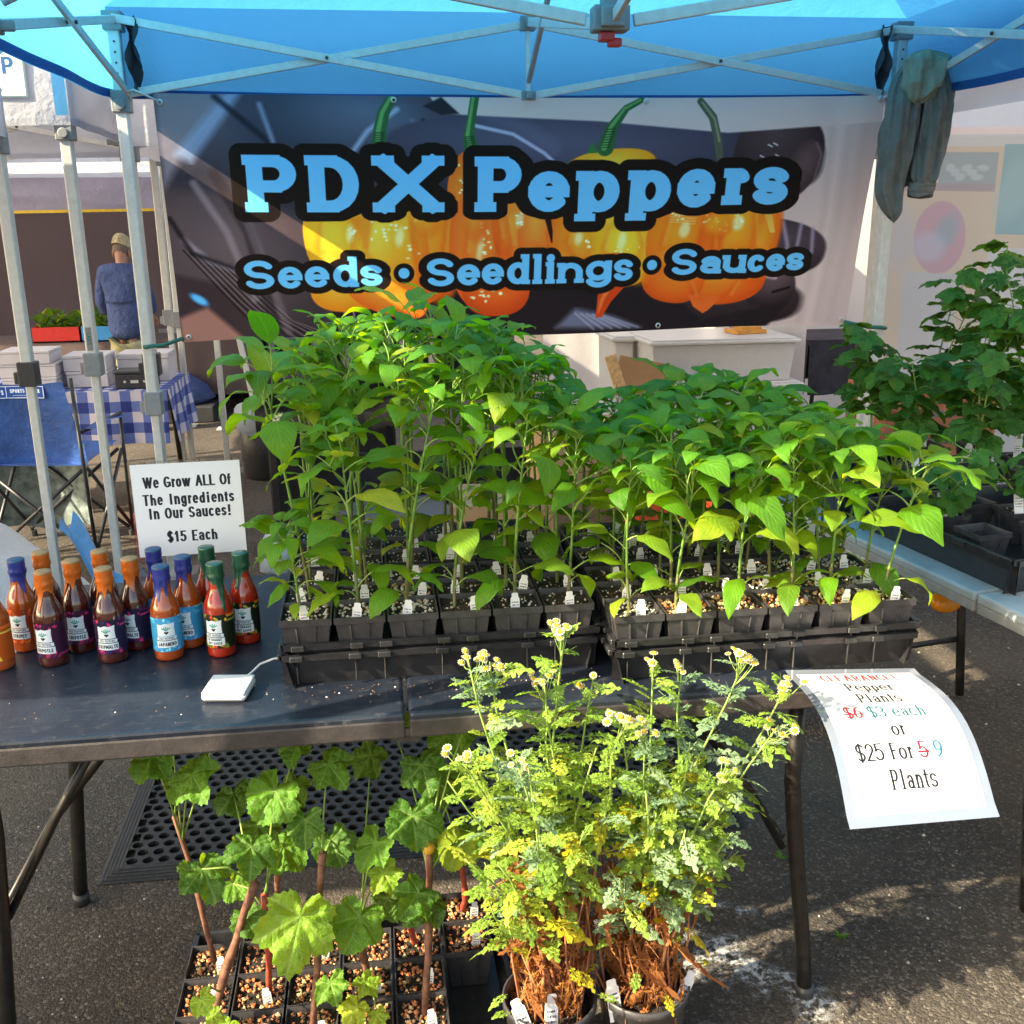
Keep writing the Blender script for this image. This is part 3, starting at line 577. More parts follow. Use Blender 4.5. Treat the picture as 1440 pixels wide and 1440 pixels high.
# ------------------------------------------------------------ pop-up tents
def wav(seed, amp, f):
    rnd = random.Random(seed); P = [(rnd.uniform(.5, 1.5)*f, rnd.uniform(0, 6.28), rnd.uniform(.4, 1)) for _ in range(4)]
    return lambda t: amp*sum(c*math.sin(a*t+b) for a, b, c in P)/2
def canopy(name, label, x0, x1, y0, y1, ze, zv, zp, roof, val, trim, legs=(1, 1, 1, 1), legmat='alu', frame='alu', truss=True, vals=(1, 1, 1, 1), slider=1.99, lock=None, legw=.042, locks='grey_plastic', hem=.03, group='pop-up tents'):
    """legs order: back left, back right, front left, front right; vals: back, front, left, right"""
    t = thing(name, label, 'pop-up tent', ((x0+x1)/2, (y0+y1)/2, 0), 0, group)
    cx, cy = (x1-x0)/2, (y1-y0)/2; ap = Vector((0, 0, zp))
    cs = [(-cx, cy), (cx, cy), (cx, -cy), (-cx, -cy)]
    for k in range(4):
        a, b = Vector((*cs[k], ze)), Vector((*cs[(k+1) % 4], ze)); mb = MB()
        def f(u, v, a=a, b=b):
            p = a.lerp(b, u).lerp(ap, v); sag = .05*math.sin(math.pi*v)*math.sin(math.pi*u)*(1-v*.5); return (p.x, p.y, p.z-sag+.006*math.sin(19*u+5*v)*math.sin(math.pi*v))
        mb.grid(f, 14, 10); part('roof_panel', mb, roof, t, True)
    for k, (sa, sb) in enumerate(((0, 1), (2, 3), (3, 0), (1, 2))):
        if not vals[k]: continue
        a, b = Vector((*cs[sa], 0)), Vector((*cs[sb], 0)); d = (b-a).normalized(); n = Vector((d.y, -d.x, 0)); wf = wav(k+len(name), .012, 7)
        if n.dot(a+b) < 0: n = -n
        mb = MB(); nu = 30
        def f(u, v, a=a, b=b, n=n, wf=wf):
            p = a.lerp(b, u); q = p+n*((wf(u*3)+.012)*min(1, (1-v)*2)*(1 if .01 < u < .99 else 0)); z = zv+(ze-zv)*v-(.012*math.sin(math.pi*u) if v < .99 else 0)
            return (q.x, q.y, z)
        mb.grid(f, nu, 5); vo = part('valance', mb, val, t, True)
        if hem:
            sgn = 1; mb = MB()
            def f2(u, v, f=f, n=n):
                p = Vector(f(u, v*hem/(ze-zv))); return tuple(p-n*.0025*sgn-Vector((0, 0, .003)))
            mb.grid(f2, nu, 1); sgn = -1; mb.grid(f2, nu, 1); part('hem', mb, trim, vo, True)
    if truss:
        zt, zb = ze-.045, zv+.005; ins = .03
        for sa, sb in ((0, 1), (2, 3), (3, 0), (1, 2)):
            a, b = Vector((*cs[sa], 0))*1, Vector((*cs[sb], 0))*1
            a = a*(1-ins/cx); b = b*(1-ins/cx); m = (a+b)/2; d = (b-a).normalized(); n = Vector((-d.y, d.x, 0))
            if n.dot(m) > 0: n = -n
            for p, q in ((a, m), (m, b)):
                for z1, z2, off in ((zt, zb, .012), (zb, zt, -.012)):
                    mb = MB(); o_ = n*(off+.02); mb.bar(p+o_+Vector((0, 0, z1)), q+o_+Vector((0, 0, z2)), .012, .028); part('truss_bar', mb, frame, t, bevel=.003)
                mb = MB(); c_ = (p+q)/2+Vector((0, 0, (zt+zb)/2)); mb.tube([c_+n*.0-n*.01, c_+n*.045], .006, 8); part('bolt', mb, 'black_plastic', t)
            for z, h in ((zt, .05), (zb, .035)):
                mb = MB(); c_ = m+n*.02+Vector((0, 0, z)); mb.bar(c_-d*.028, c_+d*.028, .04, h); mb.bar(c_-n*.01, c_+n*.05, .02, h*.7); part('joint_bracket', mb, 'grey_plastic', t, bevel=.004)
            mb = MB(); mb.bar(m+n*.02+Vector((0, 0, zb)), m+n*.02+Vector((0, 0, zt)), .016); part('strut', mb, frame, t)
            # arm to the centre hub
            hub = Vector((0, 0, zb+.03)); mb = MB(); mb.bar(m+n*.05+Vector((0, 0, zt)), hub-n*.06+Vector((0, 0, .25))*0, .014, .03); part('truss_bar', mb, frame, t, bevel=.003)
            mb = MB(); mb.tube([m+n*.05+Vector((0, 0, zb+.05)), (m+n*.05)*.5+Vector((0, 0, zt+.12)), hub+Vector((0, 0, .3))], .011, 8); part('truss_bar', mb, frame, t, True)
        hb = MB(); z = zb+.03; hb.box(-.045, .045, -.03, .03, z-.028, z+.03); hb.box(-.03, .03, -.05, .05, z-.022, z+.024); hb.box(-.022, .022, -.022, .022, z, z+.075)
        h = part('centre_hub', hb, 'grey_plastic', t, bevel=.004)
        mb = MB(); mb.box(-.026, .01, -.02, .02, z-.05, z-.029); mb.box(-.004, .03, -.012, .014, z-.062, z-.042); part('release_catch', mb, 'red_plastic', h, bevel=.004)
        mb = MB(); mb.tube([(0, 0, z), (0, 0, zp-.02)], .012, 8); part('centre_pole', mb, frame, t, True)
    for k, (px, py) in enumerate(((cs[0]), (cs[1]), (cs[3]), (cs[2]))):
        if not legs[k]: continue
        sx, sy = (1 if px < 0 else -1), (1 if py < 0 else -1); x, y = px+sx*.03, py+sy*.03
        lk = lock or .78; mb = MB(); mb.box(x-legw/2, x+legw/2, y-legw/2, y+legw/2, lk, ze-.02); lo = part('leg', mb, legmat, t, bevel=.006)
        mb = MB(); mb.box(x-legw*.38, x+legw*.38, y-legw*.38, y+legw*.38, .006, lk+.05); part('inner_leg', mb, legmat, lo, bevel=.004)
        mb = MB(); mb.box(x-.06, x+.06, y-.06, y+.06, .001, .007); part('foot_plate', mb, legmat, lo)
        mb = MB(); mb.box(x-.032, x+.032, y-.032, y+.032, lk-.03, lk+.06); mb.box(x-.052, x-.03, y-.015, y+.01, lk-.022, lk+.022); part('leg_lock', mb, locks, lo, bevel=.004)
        mb = MB(); mb.box(x-.034, x+.034, y-.034, y+.034, ze-.085, ze-.02); part('top_bracket', mb, 'grey_plastic', lo, bevel=.005)
        mb = MB(); mb.box(x-.032, x+.032, y-.032, y+.032, zv-.055, zv+.02); mb.tube([(x, y-.045, zv-.03), (x, y-.03, zv-.03)], .019, 14); part('slider', mb, 'grey_plastic', lo, bevel=.004)
        mb = MB()
        for j in range(4): mb.tube([(x, y-legw/2-.002, ze-.12-.035*j), (x, y-legw/2+.004, ze-.12-.035*j)], .004, 8)
        part('pin_hole', mb, 'black_plastic', lo)['kind'] = 'stuff'
    return t
canopy('blue_canopy', 'bright blue pop-up canopy overhead with grey scissor trusses above the pepper stall', -.89, 2.12, 1.30, 4.13, 2.285, 1.985, 2.95, 'canopy_blue', 'canopy_blue', 'trim_blue', slider=1.99, lock=.86, group=None)
# velcro folds and bunched corner cloth
for x, s_ in ((-.86, 1), (2.075, -1)):
    mb = MB(); rnd = random.Random(int(x*10)+9)
    mb.grid(lambda u, v: (x+s_*(.045+.035*u+.012*math.sin(v*11+u*5)), 4.085-.03*math.sin(u*6+v*3), 2.0+.25*v), 5, 12)
    single('corner_flap', mb, 'grey_cloth', 'dark folded velcro flap of tent cloth at the '+('left' if s_ > 0 else 'right')+' tent leg behind the banner corner', 'cloth flap', smooth=True)
canopy('white_canopy', 'plain white pop-up tent with black leg locks, beside the blue canopy at the left edge', -4.25, -1.245, 1.25, 4.03, 2.12, 1.84, 2.7, 'canopy_white', 'canopy_white', 'canopy_white', lock=1.0, locks='black_plastic', hem=0)
canopy('white_canopy', 'white pop-up tent with a blue corner stripe, behind the camp chair', -4.05, -1.07, 4.2, 6.15, 2.23, 1.90, 2.8, 'canopy_white', 'canopy_white', 'canopy_white', lock=1.0)
canopy('white_canopy', 'white pop-up tent set close behind the banner with black leg brackets', -.93, 2.2, 4.3, 6.15, 2.16, 1.83, 2.8, 'canopy_white', 'canopy_white', 'canopy_white', lock=.98, locks='black_plastic', hem=0)
canopy('white_canopy', 'white pop-up tent with grey underside between the camp chair tent and the far stand', -4.0, -1.15, 6.25, 8.1, 2.28, 1.98, 2.7, 'canopy_white', 'canopy_white', 'canopy_white', lock=1.0, hem=0)
canopy('white_canopy', 'unseen white pop-up tent added front left to shade the ground', -7.0, -4.02, -1.7, 1.245, 2.45, 2.1, 3.0, 'canopy_white', 'canopy_white', 'canopy_white', truss=False, hem=0)  # out of view, added to throw shade on the left foreground
canopy('white_canopy', 'white pop-up tent over the berry plants on the right with grey roof underside', 2.24, 5.2, 1.9, 5.1, 2.2, 1.93, 2.8, 'canopy_white', 'canopy_white', 'canopy_white', truss=False, hem=0, legs=(0, 1, 0, 1), lock=1.1)
t = canopy('market_tent', 'dark walled market tent with yellow trimmed valance behind the shopper', -5.2, -1.45, 8.2, 10.9, 1.87, 1.635, 2.5, 'canopy_white', 'valance_lilac', 'trim_yellow', lock=.9, hem=.02, vals=(0, 1, 1, 0), locks='black_plastic')
def drape(a, b, z0, z1, amp, f, nu=60, nv=6):
    a, b = Vector((*a, 0)), Vector((*b, 0)); d = (b-a).normalized(); n = Vector((-d.y, d.x, 0)); mb = MB()
    mb.grid(lambda u, v: tuple(a.lerp(b, u)+n*(amp*(math.sin(u*f)+.5*math.sin(u*f*2.3+1))*(1.15-v*.6))+Vector((0, 0, z0+(z1-z0)*v))), nu, nv); return mb
for a, b, n_ in (((-5.15, 10.8), (-1.5, 10.8), 1), ((-5.1, 10.8), (-5.1, 8.4), 3)):
    mb = drape(a, b, .02, 1.83, .02, 22); part('curtain', mb, 'curtain_brown', t, True, loc=(3.325, -9.55, 0))
mb = drape((-1.45, 10.3), (1.4, 10.3), .02, 1.9, .03, 40); single('black_drape', mb, 'black_cloth', 'black cloth drape hanging behind the pleated skirt table', 'drape', smooth=True)
# sticker and blue stripe on the second white tent
mb = MB(); mb.grid(lambda u, v: (-1.50+.30*u, 4.184+.004*math.sin(5*u), 1.99+.215*v), 6, 2)
o = single('tent_sign', mb, mat_img('ezup_print', print_ezup().image('ezup')), 'white cloth panel with blue UP lettering pinned on the tent valance, far left', 'sign', smooth=True)
mb = MB(); mb.grid(lambda u, v: (-1.115+.045*u, 4.182, 1.93+.29*v), 1, 3); o = part('corner_stripe', mb, 'canopy_blue', [q for q in bpy.data.objects if q.get('label', '').startswith('white pop-up tent with a blue corner')][0], loc=(2.56, -5.175, 0))

# white sidewalls right, faint print seen through
img = print_wall().image('wall_print')
mb = MB(); mb.grid(lambda u, v: (2.52+1.75*u, 4.95-1.3*u, .02+1.93*v-.03*math.sin(3.1*u)), 20, 10)
o = single('tent_sidewall', mb, mat_img('wall_cloth', img, .8, .5, .2, 5), 'white tent sidewall at right with faint oval and rectangular prints showing through', 'tent wall', smooth=True)
for q in o.data.uv_layers[0].data: q.uv = (q.uv[0]*3.5, (q.uv[1]*1.95-1.25)/.72)
mb = drape((1.2, 7.3), (5.2, 7.0), .02, 2.0, .03, 30); single('tent_sidewall', mb, 'sidewall_white', 'pinkish white tent wall glowing behind the stacked totes', 'tent wall', smooth=True)
mb = drape((2.3, 7.05), (2.28, 5.3), .02, 1.95, .03, 20); single('tent_sidewall', mb, 'sidewall_white', 'narrow white tent wall strip between the right tent legs', 'tent wall', smooth=True)

# ------------------------------------------------------------ banner
bi = print_banner().image('banner_print'); mat_img('banner_vinyl', bi, .7, .22, .1, 4)
def bf(u, v):
    xl, xr = -.745+.02*(1-v), 2.02-.09*(1-v); x = xl+(xr-xl)*u
    e = min(u, 1-u); y = 4.06+.008*math.sin(u*9+v*2)+.006*math.sin(v*7+u*17)+.012*math.exp(-((u-.93)/.03)**2)+.008*math.exp(-((u-.07)/.03)**2)
    z = 1.11+.885*v+(-.012*math.sin(math.pi*u) if v > .5 else .006*math.sin(math.pi*u*3)*(1-2*v)); return (x, y, z)
bt = thing('banner', 'wide vinyl banner reading PDX Peppers with orange peppers hung under the blue canopy', 'banner', (0, 0, 0))
mb = MB(); mb.grid(bf, 90, 30); part('vinyl_sheet', mb, 'banner_vinyl', bt, True)
for u, v in ((.008, .965), (.31, .985), (.655, .985), (.992, .985), (.01, .02), (.42, .02), (.70, .02), (.992, .03)):
    x, y, z = bf(u, v); mb = MB(); mb.lathe([(.006, -.001), (.011, -.002), (.011, -.003), (.006, -.004)], 12, cap=False)
    part('grommet', mb, 'alu', bt, True, loc=(x, y-.002, z), rot=(R(-90), 0, 0))
def cord(name, pts, r, mat, label, cat='cord'): mb = MB(); mb.tube(pts, r, 6); single(name, mb, mat, label, cat, smooth=True)
cord('cord', [(-.83, 4.04, 1.99), (-.80, 4.02, 2.0), (-.765, 4.03, 1.985), (-.725, 4.05, 1.965)], .004, 'white_plastic', 'white cord tying the upper left banner corner to the tent leg')
cord('cord', [(2.07, 4.03, 2.0), (2.04, 4.02, 2.01), (2.0, 4.05, 1.975)], .004, 'alu', 'thin cord tying the upper right banner corner to the tent leg')
for x, y0, lb in ((-.835, -.72, 'left'), (2.08, 1.925, 'right')):
    s_ = 1 if x < 0 else -1
    pts = [(x-s_*.035, 4.10, 1.09), (x-s_*.03, 4.06, 1.095), (x+s_*.0, 4.045, 1.10), (x+s_*.04, 4.07, 1.10), (y0, 4.05, 1.125)]
    cord('bungee', pts, .008, 'rope_green', 'green and black bungee holding the lower '+lb+' banner corner to the tent leg', 'bungee')
# ------------------------------------------------------------ the stall's table
def mat_table():
    m, t, b, o = nodes('table_top')
    f = noise(t, 6, 5, .6); sc_ = noise(t, 220, 2, .5)
    col = ramp(t, f, [(.35, (.008, .012, .022)), (.7, (.016, .022, .036))])
    m1 = t.nodes.new('ShaderNodeMapping'); tc = t.nodes.new('ShaderNodeTexCoord'); L(t, tc.outputs['Object'], m1.inputs[0]); m1.inputs['Scale'].default_value = (3, 60, 1); m1.inputs['Rotation'].default_value = (0, 0, .15)
    scr = ramp(t, noise(t, 3, 6, .75, vec=m1.outputs[0]), [(.60, (0, 0, 0)), (.70, (.38, .38, .38))])
    dust = ramp(t, noise(t, 40, 4, .7), [(.56, (0, 0, 0)), (.72, (.26, .26, .26))])
    col = mix(t, scr, col, (.16, .16, .17)); col = mix(t, dust, col, (.13, .12, .11))
    L(t, col, b.inputs['Base Color']); L(t, ramp(t, f, [(.3, (.3, .3, .3)), (.7, (.46, .46, .46))]), b.inputs['Roughness'])
    bump(t, b, sc_, .25, .002); return m
mat_table()
def mat_apron():
    m, t, b, o = nodes('table_edge'); f = noise(t, 30, 6, .7)
    L(t, ramp(t, f, [(.3, (.022, .019, .020)), (.62, (.048, .040, .040)), (.8, (.10, .085, .075))]), b.inputs['Base Color']); b.inputs['Roughness'].default_value = .6; bump(t, b, noise(t, 200, 2), .3, .002)
mat_apron()
tb = thing('folding_table', 'black plastic folding table with a centre seam, carrying sauce bottles and pepper trays', 'table', (.026, 2.03, 0))
for s_, x0, x1 in ((-1, -.775, -.004), (1, .004, .775)):
    mb = MB(); mb.box(x0, x1, -.395, .395, .694, .72); o = part('tabletop', mb, 'table_top', tb, bevel=.006)
    mb = MB()
    for a, b_, c_, d in ((x0, x1, -.397, -.383), (x0, x1, .383, .397)): mb.box(a, b_, c_, d, .672, .708)
    for a in ((x0, x0+.014) if s_ < 0 else (x1-.014, x1),): mb.box(a[0], a[1], -.383, .383, .672, .708)
    part('apron', mb, 'table_edge', o, bevel=.004)
mb = MB(); mb.box(-.02, .02, -.39, -.375, .662, .676); mb.box(-.012, .012, -.394, -.388, .676, .69); part('hinge', mb, 'table_edge', tb)
for s_ in (-1, 1):
    X = s_*.745
    for yy in (-.32, .18) if s_ < 0 else (-.355, .30):
        mb = MB(); fx = s_*(.045 if s_ > 0 else .03)
        mb.tube([(X-fx*.2, yy, .68), (X-fx*.2, yy, .5), (X, yy-.005, .40), (X+fx*.75, yy-.012, .12), (X+fx, yy-.012, .012)], .0155, 12); lo = part('leg', mb, 'steel_dark', tb, True)
        mb = MB(); mb.tube([(X+fx, yy-.012, .03), (X+fx*1.02, yy-.012, 0)], .0185, 12); part('leg_cap', mb, 'black_plastic', lo, True)
    mb = MB(); mb.tube([(X, -.30, .34), (X, .30, .34)], .009, 8); part('crossbar', mb, 'steel_dark', tb, True)
    mb = MB(); mb.tube([(X, -.02, .34), (X-s_*.28, 0, .675)], .009, 8); part('brace', mb, 'steel_dark', tb, True)
    mb = MB(); mb.tube([(X+s_*.0, -.31, .32), (X-s_*.11, -.31, .52), (X-s_*.2, -.31, .67)], .008, 8); part('brace', mb, 'steel_dark', tb, True)

# ------------------------------------------------------------ rubber mat with round holes
mt = thing('rubber_mat', 'black rubber anti-fatigue mat with rows of round holes lying under the table', 'floor mat', (-.73, 2.26, .002))
def matmesh():
    mb = MB(); W, D, T, p = 1.62, .86, .014, .0385; bd = .05; r = .0145; n = 8
    nx, ny = int((W-2*bd)/p), int((D-2*bd)/(p*.87)); ex = W-2*bd; ey = D-2*bd; px, py = ex/nx, ey/ny
    for j in range(ny):
        for i in range(nx):
            cx, cy = bd+(i+.5)*px, bd+(j+.5)*py
            xs = [bd+i*px, bd+(i+1)*px]; ys = [bd+j*py, bd+(j+1)*py]; off = (.5 if j % 2 else 0)*px
            q = [(xs[1], cy), (xs[1], ys[1]), (cx, ys[1]), (xs[0], ys[1]), (xs[0], cy), (xs[0], ys[0]), (cx, ys[0]), (xs[1], ys[0])]
            o = len(mb.v); mb.v += [(a+off, b, T) for a, b in q]
            mb.v += [(cx+off+r*math.cos(math.pi/4*k), cy+r*math.sin(math.pi/4*k), T) for k in range(n)]; mb.v += [(cx+off+r*math.cos(math.pi/4*k), cy+r*math.sin(math.pi/4*k), 0) for k in range(n)]
            for k in range(n):
                k2 = (k+1) % n; mb.face((o+k, o+k2, o+8+k2, o+8+k)); mb.face((o+8+k, o+8+k2, o+16+k2, o+16+k))
    return mb, W, D, T, bd, px
mb, W_, D_, T_, bd, px_ = matmesh(); o = part('hole_grid', mb, 'rubber', mt); o['kind'] = 'stuff'
mb = MB()
O = [(0, 0), (W_+.02, 0), (W_+.02, D_), (0, D_)]; I = [(bd, bd), (W_-bd+px_*.5, bd), (W_-bd+px_*.5, D_-bd), (bd, D_-bd)]
for k in range(4):
    k2 = (k+1) % 4; mb.add([(*O[k], .001), (*O[k2], .001), (*I[k2], T_+.001), (*I[k], T_+.001)], [(0, 1, 2, 3)])
    for f in (.2, .4, .6, .8):
        a = [O[k][i]*(1-f)+I[k][i]*f for i in (0, 1)]; b_ = [O[k2][i]*(1-f)+I[k2][i]*f for i in (0, 1)]; mb.bar((*a, .001+T_*f), (*b_, .001+T_*f), .004, .003)
part('ramped_border', mb, 'rubber', mt)

# ------------------------------------------------------------ bottles
def glassm(name, col, rough=.06, bub=0):
    m, t, b, o = nodes(name); f = noise(t, 30, 4)
    L(t, ramp(t, f, [(.35, tuple(x*.7 for x in col)), (.65, col)]), b.inputs['Base Color']); b.inputs['Roughness'].default_value = rough
    b.inputs['Coat Weight'].default_value = 1; b.inputs['Coat Roughness'].default_value = .03; b.inputs['Specular IOR Level'].default_value = .7
    b.inputs['Subsurface Weight'].default_value = .15; b.inputs['Subsurface Radius'].default_value = (.01, .004, .002); b.inputs['Subsurface Scale'].default_value = .5
def glass_clear():
    m, t, b, o = nodes('clear_plastic'); b.inputs['Base Color'].default_value = (.95, .97, 1, 1); b.inputs['Roughness'].default_value = .06; b.inputs['Transmission Weight'].default_value = 1; b.inputs['IOR'].default_value = 1.12
    b.inputs['Alpha'].default_value = .35
glass_clear()
glassm('sauce_orange', (.52, .085, .008)); glassm('sauce_dark', (.085, .010, .005)); glassm('sauce_red', (.50, .026, .006)); glassm('sauce_amber', (.44, .07, .006))
def wax(name, col): 
    m = plain(name, col, .32, 0, 40, .12, .25, .002); m.node_tree.nodes['Principled BSDF'].inputs['Coat Weight'].default_value = .4
wax('wax_orange', (.62, .13, .012)); wax('wax_blue', (.012, .03, .24)); wax('wax_green', (.006, .085, .045)); plain('cap_tan', (.36, .19, .07), .5)
plain('cap_blue', (.02, .07, .16), .5)
LB = {}
for k, a in dict(chipotle=('3a1533', ('7a1440', '24194a', 'b0203a'), 'CHIPOTLE'), malto=('241a3a', ('7a1440', '161040', 'a0204a'), 'CHIPMALTE'), japan=('2f9bd0', ('1f78b8', '58b8e0', '2a6fb0'), 'JAPANERO'), green=('20281c', ('d0a020', 'c03018', '3a6a28'), 'HI SHAGGY', 'HOT SAUCE'), stripey=('a33a14', ('c8501a', 'd03018', '5a3a20'), 'STRIPEY'), spicy=('c05018', ('d86a20', 'c03a18', 'e08a30'), 'SPICY')).items():
    mat_img('label_'+k, print_label(*a, seed=len(k)).image('label_'+k), .45)
BP = [(.0, .001), (.0245, .001), (.0265, .004), (.0268, .012), (.0268, .102), (.0262, .110), (.0235, .120), (.0195, .131), (.0155, .142), (.0138, .152), (.0132, .168), (.0132, .178)]
bot_me = {}
def bottle(x, y, sauce, wx, lab, label, rz, seed, cap=None, long=0):
    t = thing('sauce_bottle', label, 'hot sauce bottle', (x, y, .7201), rz, 'hot sauce bottles in trios on the table'); t.scale = (1.06, 1.06, .95)
    k = sauce
    if k not in bot_me:
        mb = MB(); mb.lathe(BP, 24); bot_me[k] = mb.mesh('bottle_glass', sauce, True)
    put('glass_bottle', bot_me[k], t)
    rnd = random.Random(seed); ph = [rnd.uniform(0, 6.28) for _ in range(4)]; dr = [(rnd.uniform(-2.6, -.4), rnd.uniform(.012, .035)) for _ in range(3)]
    def lo(a):
        z = .160+.004*math.sin(2*a+ph[0])+.003*math.sin(5*a+ph[1])
        for c, d in dr:
            da = (a-c+math.pi) % (2*math.pi)-math.pi; z -= d*math.exp(-(da/.22)**2)
        return z
    prof = [(0, 0), (.25, 0), (.5, 0), (.75, 0), (1, .0)]
    def radz(z):
        for (r0, z0), (r1, z1) in zip(BP[2:], BP[3:]):
            if z0 <= z <= z1: return r0+(r1-r0)*(z-z0)/(z1-z0)
        return .0132
    def fn(i, a, r, z):
        zl = lo(a); f = i/9; zz = zl+(.196-zl)*f; rr = radz(zz)+.0011
        if zz > .168: rr = .0150
        if zz > .170 and zz < .178: rr = .0166
        if zz > .184: rr = .0155
        return rr, zz
    mb = MB(); mb.lathe([(0, 0)]*10, 32, fn=fn, cap=False); o = part('wax_seal', mb, wx, t, True)
    mb = MB(); mb.lathe([(.0156, .1955), (.0158, .199), (.014, .2005), (.0, .2005)], 24, cap=False); part('cap', mb, cap or wx, t, True)
    mb = MB(); A0, A1 = -2.5, 2.5
    mb.grid(lambda u, v: (.0272*math.cos(-math.pi/2+A0+(A1-A0)*u), .0272*math.sin(-math.pi/2+A0+(A1-A0)*u), .022+.074*v), 24, 1)
    o = part('paper_label', mb, 'label_'+lab, t, True)
    for q in o.data.uv_layers[0].data: q.uv = ((q.uv[0]-.5)*2.35+.5, q.uv[1])
P3 = 'hot sauce bottle with '
B_ = [(-.752, 1.955, 'sauce_orange', 'wax_blue', 'spicy', 'orange hot sauce bottle sealed in blue wax, cut by the left frame edge'),
 (-.727, 2.045, 'sauce_orange', 'wax_blue', 'stripey', P3+'STRIPEY label, orange sauce and blue wax'),
 (-.692, 2.085, 'sauce_dark', 'wax_orange', 'chipotle', 'dark '+P3+'orange wax, back left of the CHIPOTLE trio'),
 (-.652, 1.96, 'sauce_dark', 'wax_orange', 'chipotle', 'dark '+P3+'CHIPOTLE label and orange wax, front of its trio'),
 (-.615, 2.02, 'sauce_dark', 'wax_orange', 'chipotle', 'dark '+P3+'CHIPOTLE label and orange wax, back right of its trio'),
 (-.575, 2.075, 'sauce_dark', 'wax_orange', 'malto', 'dark '+P3+'orange wax, back left of the second orange capped trio'),
 (-.540, 1.96, 'sauce_dark', 'wax_orange', 'malto', 'dark '+P3+'orange wax, front of the second orange capped trio'),
 (-.503, 2.015, 'sauce_dark', 'wax_orange', 'malto', 'dark '+P3+'orange wax, back right of the second orange capped trio'),
 (-.468, 2.07, 'sauce_amber', 'wax_blue', 'japan', 'blue labelled '+P3+'blue wax, back left of its trio'),
 (-.432, 1.955, 'sauce_amber', 'wax_blue', 'japan', 'blue labelled '+P3+'blue wax, front of its trio'),
 (-.400, 2.01, 'sauce_amber', 'wax_blue', 'japan', 'blue labelled '+P3+'blue wax, back right of its trio'),
 (-.362, 2.065, 'sauce_red', 'wax_green', 'green', 'red '+P3+'green wax, back left of its trio'),
 (-.330, 1.955, 'sauce_red', 'wax_green', 'green', 'red '+P3+'green wax and two line label, front of its trio'),
 (-.288, 2.015, 'sauce_red', 'wax_green', 'green', 'red '+P3+'green wax, back right, nearest the pepper trays')]
for i, (x, y, s_, w_, l_, lb) in enumerate(B_): bottle(x, y, s_, w_, l_, lb, R(-26+((i*53) % 37)), i+3, 'cap_tan' if w_ == 'wax_orange' else ('cap_blue' if w_ == 'wax_blue' else None))

# ------------------------------------------------------------ acrylic sign with sauce text
ss = thing('table_sign', 'clear acrylic stand holding a white sign reading We Grow ALL Of The Ingredients', 'sign', (-.41, 2.19, .7205), R(3)); ss.scale = (1, 1, .955)
mb = MB(); mb.box(-.118, .118, .0, .004, .0, .362); mb.box(-.118, .118, -.07, .0, .0, .004); part('acrylic_holder', mb, 'clear_plastic', ss)
mb = MB(); mb.grid(lambda u, v: (-.112+.224*u, -.002, .142+.214*v), 1, 1); part('paper_sheet', mb, mat_img('sauce_paper', print_sauce_sign().image('sauce_sign'), .55), ss)

# ------------------------------------------------------------ card reader dock and cable
cr = thing('card_reader', 'small white square card reader dock lying on the black table', 'card reader', (-.293, 1.765, .7203), R(-8)); cr.scale = (.82, .82, .82)
mb = MB(); mb.box(-.052, .052, -.052, .052, 0, .016, taper=.006); part('dock', mb, 'white_plastic', cr, bevel=.008)
mb = MB(); mb.box(-.048, .048, -.048, .048, .0165, .024); part('reader', mb, 'white_plastic', cr, bevel=.007)
mb = MB(); mb.tube([(.02, .052, .01), (.03, .08, .012), (.045, .105, .022), (.075, .118, .03), (.13, .125, .03)], .0028, 8); part('cable', mb, 'white_plastic', cr, True)

# ------------------------------------------------------------ clearance sign (laminated sheet drooping off the table edge)
cs_ = thing('clearance_sign', 'laminated white sheet reading CLEARANCE Pepper Plants, curving out over the table edge', 'sign', (.85, 1.66, .735))
TL, TR, BL_, BR_ = Vector((.742, 1.672, .728)), Vector((.968, 1.645, .728)), Vector((.700, 1.311, .643)), Vector((.915, 1.287, .658))
def cf(u, v, e=0, dz=0):
    u = -e+(1+2*e)*u; v = -e*.8+(1+1.6*e)*v
    p = BL_.lerp(BR_, u).lerp(TL.lerp(TR, u), v); p.z += .045*math.sin(math.pi*min(1, max(0, v)))*(1-.3*v)+dz; p.x += .012*math.sin(math.pi*max(0, min(1, v))); return tuple(p-Vector((.85, 1.66, .735)))
m = plain('laminate', (.16, .18, .23), .12, 0, 20, .03, 0); m.node_tree.nodes['Principled BSDF'].inputs['Coat Weight'].default_value = 1
mb = MB(); mb.grid(lambda u, v: cf(u, v, .035, -.001), 8, 16); part('laminate_pouch', mb, 'laminate', cs_, True)
mb = MB(); mb.grid(lambda u, v: cf(u, v, -.028), 8, 16); m = mat_img('clearance_paper', print_clearance().image('clearance'), .5, .1); m.node_tree.nodes['Principled BSDF'].inputs['Coat Weight'].default_value = .25
part('printed_sheet', mb, m, cs_, True)

